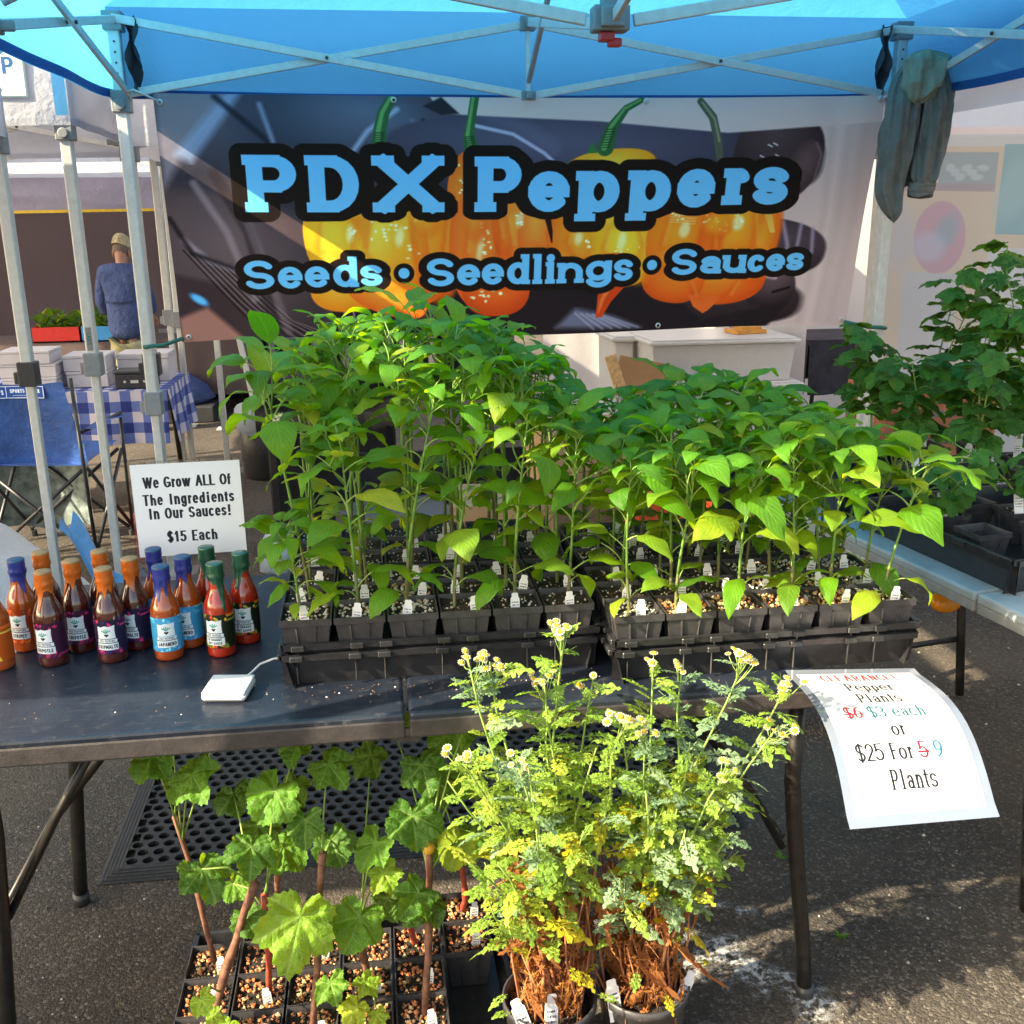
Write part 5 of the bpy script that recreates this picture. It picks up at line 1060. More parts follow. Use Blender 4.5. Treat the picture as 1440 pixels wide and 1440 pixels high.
# ------------------------------------------------------------ feverfew in round pots
def fever_leaf(seed, mats, curl=.3):
    rnd = random.Random(seed); mb = MB(); n = 5
    mb.add([(-.015, 0, 0), (.015, 0, 0), (.012, .9, .02), (-.012, .9, .02)], [(0, 1, 2, 3)], [[(.5, 0), (.5, 0), (.5, .9), (.5, .9)]])
    def zf(x, y): return -curl*y*y*.6+.15*abs(x)-curl*.5*x*x*3+.03*math.sin(x*30+y*20)
    for k in range(n):
        y0 = .18+.15*k; ln = (.18, .30, .34, .28, .18)[k]*rnd.uniform(.9, 1.1)
        for s_ in (-1, 1):
            a = R(52-6*k+rnd.uniform(-6, 6)); d = Vector((s_*math.sin(a), math.cos(a), 0)); q = Vector((-d.y*s_, d.x*s_, 0)); b = Vector((0, y0, 0))
            ps = [b-q*.02, b+d*ln*.35-q*.03, b+d*ln*.6-q*.13, b+d*ln*.6-q*.03, b+d*ln*.95-q*.09, b+d*ln*1.05, b+d*ln*.92+q*.08, b+d*ln*.62+q*.03, b+d*ln*.55+q*.13, b+d*ln*.32+q*.03, b+q*.02]
            ct = b+d*ln*.5; vs = [(p.x, p.y, zf(p.x, p.y)) for p in ps]+[(ct.x, ct.y, zf(ct.x, ct.y)+.01)]
            m = len(ps); mb.add(vs, [(i, (i+1), m) if s_ > 0 else (i+1, i, m) for i in range(m-1)], [[(.5+.1, .3), (.6, .35), (.5, .3)]]*(m-1))
    b = Vector((0, .86, 0)); ps = [(-.02, .84), (-.11, .92), (-.06, .98), (-.09, 1.06), (0, 1.14), (.09, 1.06), (.06, .98), (.11, .92), (.02, .84)]
    mb.add([(x, y, zf(x, y)) for x, y in ps]+[(0, .96, zf(0, .96)+.01)], [(i+1, i, 9) for i in range(8)])
    return mb.mesh('leaf', mats, False)
FL = [fever_leaf(k, ['fever_leaf'], rnd_) for k, rnd_ in enumerate((.2, .5, .8))]; FG = [fever_leaf(k+5, ['fever_leaf_grey'], c) for k, c in enumerate((.3, .7))]; FY = [fever_leaf(k+8, ['fever_leaf_yellow'], c) for k, c in enumerate((.3, .8))]; FD = [fever_leaf(k+11, ['dry_leaf'], c) for k, c in enumerate((1.2, 2.0, 2.6))]
def daisy():
    mb = MB(); n = 11
    for k in range(n):
        a = 2*math.pi*k/n; w_ = .22; r0, r1 = .35, 1.0
        mb.add([(r0*math.cos(a-w_), r0*math.sin(a-w_), .02), (r1*.92*math.cos(a-w_*.8), r1*.92*math.sin(a-w_*.8), .08), (r1*math.cos(a), r1*math.sin(a), .06), (r1*.92*math.cos(a+w_*.8), r1*.92*math.sin(a+w_*.8), .08), (r0*math.cos(a+w_), r0*math.sin(a+w_), .02)], [(0, 1, 2, 3, 4)])
    mb.m = 1; mb.lathe([(.58, -.02), (.56, .2), (.36, .36), (.02, .42)], 9); mb.m = 2; mb.lathe([(.05, -.3), (.3, -.2), (.46, -.02)], 7); return mb.mesh('flower_head', ['petal_white', 'disc_yellow', 'green_shoot'], False)
dz = daisy()
def feverfew(label, cx, cy, tips, seed, greyish):
    rnd = random.Random(seed); t = thing('feverfew_plant', label, 'potted plant', (cx, cy, 0), 0, 'flowering feverfew in round nursery pots')
    mb = MB(); mb.lathe([(.066, .001), (.070, .02), (.083, .150), (.088, .152), (.088, .168), (.084, .169), (.081, .150), (.07, .12)], 32, cap=False); part('pot', mb, 'pot_plastic', t, True)
    mb = MB(); mb.lathe([(.079, .138), (.05, .142), (.01, .140), (.0, .14)], 18, fn=lambda i, a, r, z: (r, z+.004*math.sin(5*a+i))); part('potting_mix', mb, 'soil_dark', t, True)
    for k, (lx, ly, rx, ry) in enumerate(((-.045, -.06, -14, -16), (-.01, -.07, -20, 10)) if cx < .35 else ((-.06, -.045, -8, -6), (.05, -.045, -12, 32))): put('plant_label', tagm, t, loc=(lx, ly, .125), rot=(R(rx), R(ry), .2), scale=(1.5, 1.5, 1.7))
    green = MB(); brown = MB(); stems = []
    nleaf = 0
    for k, (tx, ty, tz, fl) in enumerate(tips):
        a = rnd.uniform(0, 6.28); r = rnd.uniform(.01, .06); b0 = Vector((r*math.cos(a), r*math.sin(a)*.8, .14)); e = Vector((tx-cx, ty-cy, tz)); pts = []
        for i in range(9):
            f = i/8; p = b0.lerp(e, f); bow = math.sin(math.pi*f); hor = Vector((e.x-b0.x, e.y-b0.y, 0)); p -= hor*bow*.16; p.z += 0; p += Vector((rnd.uniform(-.006, .006), rnd.uniform(-.006, .006), 0)); pts.append(p)
        brown.tube(pts[:5], [.0036, .0034, .0032, .003, .0029], 5, False); green.tube(pts[4:], [.0028, .0026, .0022, .0018, .0014], 5)
        az = rnd.uniform(0, 6.28); nn = int(8+tz*14); grey = rnd.random() < greyish
        for j in range(nn):
            f = .46+.51*(j/(nn-1)); q = f*8; i0 = min(int(q), 7); p = pts[i0].lerp(pts[i0+1], q-i0); az += 2.4+rnd.uniform(-.4, .4)
            s_ = .056*rnd.uniform(.7, 1.25)*(1.15-.35*max(0, f-.45)/.55); zz = p.z
            fam = FG if grey and rnd.random() < .8 else FL
            if f < .58 and rnd.random() < .2: fam = FY
            if f < .52 and rnd.random() < .45: fam = FD
            put('leaf', rnd.choice(fam), t, loc=p, rot=(R(rnd.uniform(-5, 45) if fam is not FD else rnd.uniform(-80, -30)), R(rnd.uniform(-30, 30)), az), scale=s_); nleaf += 1
        if fl:
            for j in range(6): f = rnd.uniform(.84, .985); q = f*8; i0 = min(int(q), 7); p = pts[i0].lerp(pts[i0+1], q-i0); put('leaf', rnd.choice(FG if grey else FL), t, loc=p, rot=(R(rnd.uniform(20, 60)), R(rnd.uniform(-20, 20)), rnd.uniform(0, 6.28)), scale=rnd.uniform(.026, .042))
            for j in range(fl):
                a = rnd.uniform(0, 6.28); d = rnd.uniform(.004, .030); ee = e+Vector((math.cos(a)*d, math.sin(a)*d*.8, rnd.uniform(-.012, .012))); b = pts[-1].lerp(pts[-2], rnd.uniform(.1, .7)); green.tube([b, (b+ee)/2+Vector((0, 0, -.004)), ee], [.0011, .0009, .0008], 4)
                v = Vector((rnd.uniform(-.5, .5), rnd.uniform(-.9, 0), 1)).normalized(); put('flower_head', dz, t, loc=ee, rot=v.to_track_quat('Z', 'Y').to_euler(), scale=rnd.uniform(.0055, .0085))
    # twiggy brown base with shrivelled leaves
    for k in range(34):
        a = rnd.uniform(0, 6.28); r = rnd.uniform(.01, .07); b0 = Vector((r*math.cos(a), r*math.sin(a), .14)); e = b0+Vector((rnd.uniform(-.06, .06), rnd.uniform(-.06, .05), rnd.uniform(.14, .30))); brown.tube([b0, (b0+e)/2+Vector((rnd.uniform(-.02, .02), rnd.uniform(-.02, .02), 0)), e], [.0028, .0022, .0012], 5)
    for k in range(230):
        a = rnd.uniform(0, 6.28); zz = rnd.uniform(.15, .43); r = rnd.uniform(.02, .085)*(.8+zz*.9); put('dry_leaf', rnd.choice(FD), t, loc=(r*math.cos(a), r*math.sin(a), zz), rot=(R(rnd.uniform(-120, -40)), R(rnd.uniform(-40, 40)), a-1.57+rnd.uniform(-.6, .6)), scale=rnd.uniform(.026, .05))
    for k in range(34):
        a = rnd.uniform(0, 6.28); zz = rnd.uniform(.45, .62); r = rnd.uniform(.02, .10)*(.7+zz); put('leaf', rnd.choice(FL+FL+FY+FG), t, loc=(r*math.cos(a), r*math.sin(a), zz), rot=(R(rnd.uniform(-25, 45)), R(rnd.uniform(-30, 30)), a-1.57+rnd.uniform(-.6, .6)), scale=rnd.uniform(.05, .075))
    for k in range(6):
        a = rnd.uniform(3.3, 6.1); zz = rnd.uniform(.18, .34); put('leaf', rnd.choice(FL+FY), t, loc=(.09*math.cos(a), .09*math.sin(a), zz), rot=(R(rnd.uniform(-10, 30)), 0, a-1.57), scale=rnd.uniform(.03, .045))
    part('stems', green, 'green_shoot', t, True)['kind'] = 'stuff'; part('dry_twigs', brown, 'dry_stem', t, True)['kind'] = 'stuff'
feverfew('bushy yellow green feverfew in a round pot, left of the two, with many daisies', .265, 1.555, [(.127, 1.5, .875, 7), (.16, 1.52, .86, 8), (.285, 1.55, .895, 10), (.25, 1.5, .83, 8), (.372, 1.47, .765, 8), (.10, 1.45, .735, 6), (.188, 1.42, .735, 4), (.34, 1.55, .80, 4), (.09, 1.5, .66, 0), (.11, 1.48, .52, 0), (.16, 1.42, .55, 0), (.22, 1.40, .62, 0), (.30, 1.42, .60, 0), (.15, 1.46, .44, 0), (.21, 1.46, .70, 0), (.33, 1.5, .70, 0), (.27, 1.62, .72, 0), (.13, 1.6, .66, 0)], 5, .2)
feverfew('grey green feverfew in a round pot, right of the two, reaching toward the sign', .445, 1.565, [(.414, 1.47, .75, 8), (.491, 1.55, .815, 5), (.581, 1.5, .85, 12), (.664, 1.5, .795, 8), (.644, 1.48, .725, 7), (.547, 1.46, .665, 5), (.442, 1.55, .83, 3), (.40, 1.42, .66, 0), (.36, 1.42, .50, 0), (.47, 1.42, .58, 0), (.56, 1.46, .54, 0), (.58, 1.5, .60, 0), (.50, 1.5, .70, 0), (.43, 1.45, .60, 0), (.60, 1.52, .46, 0), (.40, 1.6, .68, 0), (.53, 1.6, .62, 0)], 8, .5)
# ------------------------------------------------------------ side table with berry plants
st_ = thing('side_table', 'pale blue grey folding table standing end-on at the right under the berry plants', 'table', (0, 0, 0))
A, B = Vector((1.175, 2.95, .72)), Vector((1.36, 1.84, .72)); D = (B-A).normalized(); Nn = Vector((-D.y, D.x, 0)); Nn = Nn if Nn.x > 0 else -Nn
def tabq(a0, a1, w0, w1, z0, z1):
    mb = MB(); vs = [A+D*a+Nn*w for a, w in ((a0, w0), (a1, w0), (a1, w1), (a0, w1))]
    mb.add([(v.x, v.y, z0) for v in vs]+[(v.x, v.y, z1) for v in vs], [(0, 3, 2, 1), (4, 5, 6, 7), (0, 1, 5, 4), (1, 2, 6, 5), (2, 3, 7, 6), (3, 0, 4, 7)]); return mb
plain('table_blue', (.36, .40, .41), .4, 0, 8, .2, .1); plain('table_side', (.30, .30, .29), .5, 0, 30, .15, .1)
for a0, a1 in ((0, .93), (.938, 1.8)):
    o = part('tabletop', tabq(a0, a1, 0, .74, .695, .72), 'table_blue', st_, bevel=.006); part('apron', tabq(a0+.002, a1-.002, .002, .738, .672, .697), 'table_side', o, bevel=.004)
for a in (.12, 1.08):
    for w_ in (.06, .68):
        p = A+D*a+Nn*w_; mb = MB(); mb.tube([(p.x, p.y, .68), (p.x, p.y, .5), (p.x+D.x*.03, p.y+D.y*.03, .25), (p.x+D.x*.06, p.y+D.y*.06, .01)], .014, 10); part('leg', mb, 'steel_dark', st_, True)
    p, q = A+D*(a+.03)+Nn*.06, A+D*(a+.03)+Nn*.68; mb = MB(); mb.tube([(p.x, p.y, .2), (q.x, q.y, .2)], .010, 8); part('crossbar', mb, 'steel_dark', st_, True)
def crate(a0, w0, label, a1=None, h=.085):
    W, Dd = .52, .56; me = tray_me(W, Dd, h, 0).mesh('tray', 'tray_plastic'); p = A+D*(a0+Dd)+Nn*w0; o = put('nursery_tray', me, None, (p.x, p.y, .7205), (0, 0, math.atan2(Nn.y, Nn.x))); tag(o, label, 'plant tray', 'black nursery trays'); return o
crate(.42, .05, 'large black nursery tray at the near end of the side table under small berry plants'); crate(-.22, .05, 'large black nursery tray at the far end of the side table under tall berry plants')
def berry(a, w_, H, label, seed, size=.11, nl=16, lean=(0, 0)):
    rnd = random.Random(seed); p0 = A+D*a+Nn*w_; t = thing('berry_plant', label, 'potted plant', (p0.x, p0.y, .726), 0, 'berry plants in pots on the side table')
    put('pot', pot3, t); put('potting_mix', S_dark[seed % 3], t, loc=(0, 0, .078))['kind'] = 'stuff'; put('plant_label', tagm, t, loc=(-.02, -.03, .08), rot=(R(-10), R(rnd.uniform(-15, 15)), -.4), scale=1.3)
    mb = MB(); az = rnd.uniform(0, 6)
    for s_ in range(2 if H > .3 else 3):
        a0 = rnd.uniform(0, 6.28); spread = .07+.05*s_; e = Vector((math.cos(a0)*spread+lean[0], math.sin(a0)*spread+lean[1], .078+H*rnd.uniform(.82, 1))); b = Vector((0, 0, .078)); pts = [b.lerp(e, i/6)-Vector((e.x, e.y, 0))*.25*math.sin(math.pi*i/6) for i in range(7)]; mb.tube(pts, [.004, .0036, .0033, .003, .0025, .002, .0015], 6)
        for k in range(nl):
            f = .3+.7*k/(nl-1); q = f*6; i = min(int(q), 5); p = pts[i].lerp(pts[i+1], q-i); az += 2.4+rnd.uniform(-.5, .5); ln = size*rnd.uniform(.4, .9)
            d = Vector((math.cos(az), math.sin(az), rnd.uniform(.0, .5))); e2 = p+d*ln; mb.tube([p, (p+e2)/2+Vector((0, 0, .01)), e2], .0013, 4)
            nrm = Vector((rnd.uniform(-.5, .5)+.3*d.x, rnd.uniform(-.6, .2)+.3*d.y, .9)).normalized(); tip = Vector((d.x, d.y, -.25)); tip = (tip-nrm*tip.dot(nrm)).normalized(); xx = tip.cross(nrm); M = Matrix((xx, tip, nrm)).transposed().to_4x4(); M.translation = e2; s2 = size*rnd.uniform(.8, 1.3)
            o = put('leaf', rnd.choice(BLm), t); o.matrix_local = M@Matrix.Scale(s2, 4)
            if H > .3:
                for sg in (-1, 1):
                    M2 = Matrix.Translation(e2-tip*size*.12)@Matrix((xx, tip, nrm)).transposed().to_4x4()@Matrix.Rotation(sg*1.2, 4, 'Z'); o = put('leaf', rnd.choice(BLm), t); o.matrix_local = M2@Matrix.Scale(s2*.75, 4)
    part('stems', mb, 'green_shoot', t, True)['kind'] = 'stuff'
BPL = [(-.12, .12, .50, 'leftmost tall berry plant standing at the far end of the side table', 14), (-.08, .30, .62, 'tall dark berry plant second from the left at the far end of the side table', 14), (-.05, .48, .78, 'tallest berry plant with one shoot arching toward the right frame edge', 14), (.14, .10, .40, 'berry plant beside the right tent leg with leaves hanging over the tray edge', 12), (.14, .28, .52, 'berry plant in the middle of the side table with mid height leaves', 14), (.16, .46, .66, 'tall berry plant rightmost in the middle row of the side table', 14),
       (.34, .14, .42, 'berry plant with small leaves at the tray joint of the side table', 12), (.36, .34, .48, 'bushy berry plant just behind the small near berry plants', 13), (.36, .52, .56, 'berry plant at the right frame edge behind the near tray', 13), (.62, .16, .15, 'small low berry plant in the near tray, closest to the pepper trays', 6), (.66, .36, .2, 'small berry plant with round leaves in the near tray by the right frame edge', 7)]
for i, (a, w_, H, lb, nl) in enumerate(BPL): berry(a, w_+(.35 if H > .3 else 0), H*.9, lb, 70+i, (.088 if H > .3 else .07), nl+2, lean=(.1, -.05) if 'tallest' in lb else (0, 0))
for k, (a, w_) in enumerate(((.55, .30), (.78, .14), (.80, .32), (.80, .48), (.68, .50))):
    p = A+D*a+Nn*w_; t = thing('square_pot', 'empty square pot in the near side tray, '+('between the two small berry plants', 'in the corner nearest the pepper trays', 'in the middle of the nearest row', 'at the right end of the nearest row', 'beside the round leaved berry plant')[k], 'plant pot', (p.x, p.y, .726), .16, 'empty pots in the near tray of the side table'); put('pot', pot3, t)
mb = MB(); rnd = random.Random(4)
for k in range(260):
    r = rnd.uniform(.002, .005); x, y = rnd.gauss(1.32, .07), rnd.gauss(2.72, .07); mb.add([(x-r, y, 0), (x, y-r, 0), (x+r, y, 0), (x, y+r, 0), (x, y, r)], [(0, 1, 4), (1, 2, 4), (2, 3, 4), (3, 0, 4)])
o = part('spilled_soil', mb, 'stone_brown', None); o['kind'] = 'stuff'; tag(o, 'spilled brown potting soil on the asphalt under the side table', 'soil')
mb = MB(); mb.lathe([(.02, 0), (.07, .01), (.09, .05), (.085, .09), (.06, .11), (.02, .115)], 18); single('bucket_lid', mb, plain('amber_plastic', (.62, .22, .01), .3), 'amber yellow plastic tub glimpsed under the right side table', 'tub', smooth=True, loc=(1.55, 2.52, .50), rot=(R(70), 0, 0), scale=(.5, .36, .36))

# ------------------------------------------------------------ hanging sweatshirt
hs = thing('sweatshirt', 'faded grey green sweatshirt slung over the truss at the right tent leg', 'sweatshirt', (2.035, 3.82, 2.06)); hs.scale = (.88, 1, .95)
mh = plain('sweat_cloth', (.15, .145, .13), .95, 0, 26, .14, .6, .006, .15)
def fold(path, wr, nf=3, ph=0, flat=.45, wrk=.16):
    """cloth hanging along a path of (x, y, z, width): folded tube with closed, rounded ends"""
    mb = MB(); P_ = [Vector(p[:3]) for p in path]; W_ = [p[3] for p in path]; n = len(P_)-1
    def f(u, v):
        q = v*n; i = min(int(q), n-1); t_ = q-i; t2 = t_*t_*(3-2*t_); c = P_[i].lerp(P_[i+1], t_); w_ = (W_[i]*(1-t2)+W_[i+1]*t2)/2; end = min(1, (v*14)**.5, ((1-v)*14)**.5); a = 2*math.pi*u
        fo = 1+wrk*math.sin(nf*a+ph+v*4)+wrk*.6*math.sin((nf*2+1)*a+ph*2-v*6)+.05*math.sin(v*30+3*a)
        return (c.x+w_*end*math.cos(a)*(1+.3*(fo-1)), c.y+(w_*flat+.008)*end*math.sin(a)*fo+wr*math.sin(v*9+ph), c.z+.006*math.sin(a*3+v*12))
    mb.grid(f, 48, 34); return mb
part('body', fold([(-.02, .0, .035, .13), (-.03, -.01, -.08, .20), (-.03, 0, -.24, .24), (-.03, 0, -.43, .17)], .006, 4, .4, .35, .3), mh, hs, True)
part('sleeve', fold([(-.07, -.02, .01, .07), (-.10, -.05, -.13, .12), (-.115, -.05, -.30, .13), (-.12, -.05, -.44, .115), (-.095, -.05, -.565, .07)], .008, 4, 1.2,   .4, .34), mh, hs, True)
part('sleeve', fold([(.04, -.03, .02, .09), (.05, -.06, -.14, .12), (.04, -.06, -.30, .125), (.015, -.06, -.44, .11)], .006, 5, 2.1,   .4, .34), mh, hs, True)
part('cuff', fold([(.018, -.062, -.415, .115), (.012, -.062, -.44, .118), (.008, -.062, -.475, .11)], .0, 7, 1, .42, .05), mh, hs, True)
part('hem', fold([(.09, .0, .03, .06), (.11, .0, -.10, .09), (.105, .0, -.24, .10), (.09, 0, -.33, .05)], .006, 3, 3.1, .4, .3), mh, hs, True)
part('hood', fold([(.0, -.03, .06, .14), (-.01, -.065, .02, .19), (-.03, -.075, -.06, .17), (-.05, -.07, -.13, .10)], .004, 5, 4.2, .3, .34), plain('sweat_hood', (.22, .25, .19), .95, 0, 26, .14, .6, .006, .15), hs, True)
for o in hs.children: sm = o.modifiers.new('s', 'SUBSURF'); sm.levels = sm.render_levels = 1

# ------------------------------------------------------------ white cloth heap at left
fabric('sheet_white', (.62, .62, .64), .15, (.6, .6, .6), .8, 7, .9)
mb = MB()
def hf(u, v):
    x = -1.9+1.02*u; y = 2.75+.75*v; h = .66*(1-u)**.8*(1-abs(v-.5)*.5)+.02; h *= 1+.10*math.sin(u*11+v*6)+.06*math.sin(u*23-v*9); return (x+.02*math.sin(v*13), y, .44*min(1, (1-u)*5)+h*.72 if u < .97 else .02)
mb.grid(lambda u, v: (-2.2+1.10*u+.02*math.sin(v*12+u*4), 3.45+.9*v, max(.02, (.70*(1-u**1.7)+.03*math.sin(u*14+v*5)+.02*math.sin(u*27-v*11))*(min(1, v*6+.15))*(min(1, (1-v)*5)))), 50, 36); single('white_sheet', mb, 'sheet_white', 'crumpled white cloth sheet heaped over goods behind the sauce bottles', 'cloth', smooth=True)
mb = MB(); mb.grid(lambda u, v: (-1.2+.22*u, 3.85+.2*v, .05+.40*(1-u)+.03*math.sin(u*9+v*7)), 14, 10); single('plastic_bag', mb, plain('blue_film', (.08, .30, .55), .3), 'blue and white plastic bag beside the white sheet heap', 'bag', smooth=True)

# ------------------------------------------------------------ camp chair (seen from behind)
cc = thing('camp_chair', 'blue folding camp chair with white print on the back and black tube legs', 'chair', (-1.60, 4.85, 0), R(-8))
mc = plain('chair_blue', (.012, .075, .30), .6, 0, 7, .3, .5, .02)
mb = MB(); mb.grid(lambda u, v: (-.235+.47*u-.02*math.cos(v*3)*(1-2*u), -.03+.05*math.sin(math.pi*u)+(1-v)*.07, .47+.40*v-.02*math.sin(math.pi*u)*(v > .9)), 16, 12); bk = part('backrest', mb, mc, cc, True)
mb = MB(); mb.grid(lambda u, v: (-.15+.26*u, -.036+.05*math.sin(math.pi*(.18+u*.55)), .79+.055*v), 8, 2); part('printed_logo', mb, mat_img('chair_logo', print_chair().image('chair_logo'), .6), bk, True)
mb = MB(); mb.grid(lambda u, v: (-.235+.47*u, .03+.42*v, .47-.05*math.sin(math.pi*u)*math.sin(math.pi*v)-.0*v+.03*v), 12, 10); part('seat', mb, mc, cc, True)
for s_ in (-1, 1):
    mb = MB(); mb.grid(lambda u, v: (s_*(.26+.05*u), .04+.42*v, .64+.01*math.sin(v*5)), 2, 6); part('armrest', mb, mc, cc, True)
    for a, b in (((s_*.24, .0, .88), (s_*.25, .02, .02)), ((s_*.27, .44, .64), (s_*.26, .46, .02)), ((-s_*.24, -.0, .05), (s_*.24, .04, .46)), ((s_*.25, .44, .05), (-s_*.24, .44, .46)), ((s_*.25, .02, .05), (s_*.26, .44, .46)), ((s_*.26, .46, .05), (s_*.25, .03, .46)), ((s_*.25, .02, .63), (s_*.27, .46, .64))):
        mb = MB(); mb.tube([a, b], .009, 7); part('frame_tube', mb, 'black_plastic', cc, True)
    for y in (.02, .46): mb = MB(); mb.tube([(s_*.255, y, .0), (s_*.255, y, .03)], .018, 8); part('foot', mb, 'black_plastic', cc)

# ------------------------------------------------------------ gingham table and goods
def ging():
    m, t, b, o = nodes('gingham'); uv = t.nodes.new('ShaderNodeUVMap'); sp = t.nodes.new('ShaderNodeSeparateXYZ'); L(t, uv.outputs[0], sp.inputs[0]); s_ = []
    for i, k in ((0, 15), (1, 8)): s_.append(math_(t, 'GREATER_THAN', math_(t, 'FRACT', math_(t, 'MULTIPLY', sp.outputs[i], k)), .5))
    L(t, ramp(t, math_(t, 'MULTIPLY', math_(t, 'ADD', s_[0], s_[1]), .5), [(0, (.55, .52, .62)), (.5, (.10, .15, .42)), (1, (.012, .03, .20))]), b.inputs['Base Color']); b.inputs['Roughness'].default_value = .8
    m.node_tree.nodes['Color Ramp'].color_ramp.interpolation = 'CONSTANT'; e = m.node_tree.nodes['Color Ramp'].color_ramp.elements; e[1].position = .3; e[2].position = .8
ging()
def clothtable(name, label, x0, x1, y0, y1, z, drop, mat, leg='steel_dark', rz=0, ft=None, uvs=(1, 1)):
    t = thing(name, label, 'table', ((x0+x1)/2, (y0+y1)/2, 0), rz); hx_, hy = (x1-x0)/2, (y1-y0)/2
    mb = MB(); mb.box(-hx_, hx_, -hy, hy, z-.03, z); part('tabletop', mb, 'white_plastic', t)
    P = [(-hx_, -hy), (hx_, -hy), (hx_, hy), (-hx_, hy)]; mb = MB(); mb.add([(x*1.01, y*1.01, z+.004) for x, y in P], [(0, 1, 2, 3)], [[(0, 0), (uvs[0], 0), (uvs[0], uvs[1]), (0, uvs[1])]])
    for k in range(4):
        a, b = Vector((*P[k], 0)), Vector((*P[(k+1) % 4], 0)); n = Vector(((b-a).y, -(b-a).x, 0)).normalized(); l = (b-a).length
        q = MB(); q.grid(lambda u, v: tuple(a.lerp(b, u)*1.01+n*(.02*(1-v)*(1+math.sin(u*l*22+k))+.004)+Vector((0, 0, z+.004-drop*(1-v)))), 40, 4); mb.add(q.v, q.f, [[(u*l/1.6*uvs[0], v*drop/.9*uvs[1]) for u, v in f] for f in q.uv])
    part('tablecloth', mb, mat, t, True)
    for sx in (-1, 1):
        for sy in (-1, 1): q = MB(); q.tube([(sx*hx_*.85, sy*hy*.8, z-.03), (sx*hx_*.9, sy*hy*.8, 0)], .014, 8); part('leg', q, leg, t, True)
    return t
clothtable('gingham_table', 'folding table under a blue and white gingham cloth holding white boxes', -2.35, -1.10, 5.55, 6.2, .70, .28, 'gingham')
def box(name, label, cat, x0, x1, y0, y1, z0, z1, mat, group=None, bevel=.003, rz=0, lid=None):
    t = thing(name, label, cat, ((x0+x1)/2, (y0+y1)/2, z0), rz, group); hx_, hy, h = (x1-x0)/2, (y1-y0)/2, z1-z0
    mb = MB(); mb.box(-hx_, hx_, -hy, hy, 0, h*.8); part('body', mb, mat, t, bevel=bevel)
    mb = MB(); mb.box(-hx_-.003, hx_+.003, -hy-.003, hy+.003, h*.8+.0012, h); part('lid', mb, lid or mat, t, bevel=bevel); return t
plain('box_white', (.55, .53, .57), .7, 0, 8, .06, .05)
for k, (x0, x1, z0, z1, y, lb) in enumerate(((-1.93, -1.66, .706, .775, 5.62, 'white carton at the bottom of the left stack on the gingham table'), (-1.94, -1.66, .777, .845, 5.63, 'white carton in the middle of the left stack on the gingham table'), (-1.93, -1.68, .847, .915, 5.62, 'white carton on top of the left stack on the gingham table'), (-1.63, -1.42, .706, .79, 5.7, 'lower white carton of the middle stack on the gingham table'), (-1.64, -1.42, .792, .875, 5.7, 'upper white carton of the middle stack on the gingham table'), (-1.40, -1.13, .706, .86, 5.85, 'long white carton behind the black cash box'))): box('carton', lb, 'carton', x0, x1, y, y+.22, z0, z1, 'box_white', 'white cartons on the gingham table')
t = box('cash_box', 'black metal cash box on the front corner of the gingham table', 'cash box', -1.365, -1.16, 5.6, 5.74, .706, .80, 'black_plastic', bevel=.006)
mb = MB(); mb.box(-.02, .02, -.075, -.071, .03, .045); [mb.tube([(x, -.075, .038), (x, -.07, .038)], .007, 8) for x in (-.05, .05)]; part('latch', mb, 'alu', t)
mb = MB(); mb.grid(lambda u, v: (-1.95+.5*u, 5.2+.12*math.sin(3*u), .06+.42*v+.02*math.sin(u*9+v*5)), 12, 8); single('tote_bag', mb, plain('bag_print', (.13, .17, .17), .7, 0, 22, .6, .3), 'patterned tote bag on the ground behind the camp chair', 'bag', smooth=True)
mb = MB(); mb.lathe([(.09, 0), (.13, .03), (.12, .16), (.06, .22), (.02, .23)], 14, fn=lambda i, a, r, z: (r*(1+.12*math.sin(3*a+i)), z)); single('red_bag', mb, 'red_plastic', 'crumpled red bag on the ground beside the camp chair', 'bag', smooth=True, loc=(-1.13, 5.25, 0))

# ------------------------------------------------------------ far produce stand and shopper
clothtable('produce_table', 'far produce table under brown cloth with crates of greens', -3.3, -1.0, 8.7, 9.4, .62, .45, 'curtain_brown')
def crt(x0, x1, mat, lb, gm):
    t = thing('produce_crate', lb, 'crate', ((x0+x1)/2, 8.9, .626), 0, 'produce crates'); h = (x1-x0)/2; mb = MB()
    for a, b, c, d in ((-h, h, -.16, -.15), (-h, h, .15, .16), (-h, -h+.01, -.15, .15), (h-.01, h, -.15, .15), (-h, h, -.16, .16)): mb.box(a, b, c, d, 0, .12 if (a, b, c, d) != (-h, h, -.16, .16) else .01)
    part('crate_body', mb, mat, t); rnd = random.Random(int(x0*10)); mb = MB()
    for k in range(170):
        M = Matrix.Translation((rnd.uniform(-h, h), rnd.uniform(-.14, .2), rnd.uniform(.08, .2)))@Matrix.Rotation(rnd.uniform(0, 6), 4, 'Z')@Matrix.Rotation(rnd.uniform(-1.2, 1.2), 4, 'X'); mb.m = 1 if rnd.random() < gm else 0; s_ = rnd.uniform(.04, .08)
        mb.add([M@Vector(p) for p in ((0, 0, 0), (s_*.5, s_*.5, .01), (0, s_*1.3, 0), (-s_*.5, s_*.5, .01))], [(0, 1, 2, 3)])
    part('greens', mb, ['berry_leaf', 'fever_leaf_yellow'], t)['kind'] = 'stuff'
crt(-2.72, -2.36, 'red_plastic', 'red produce crate heaped with greens on the far table, left', .12); crt(-2.34, -1.98, plain('crate_blue', (.02, .25, .6), .5), 'blue produce crate heaped with greens on the far table, beside the shopper', .1); crt(-1.2, -.9, 'black_plastic', 'dark crate of greens on the far table behind the banner edge', .02)

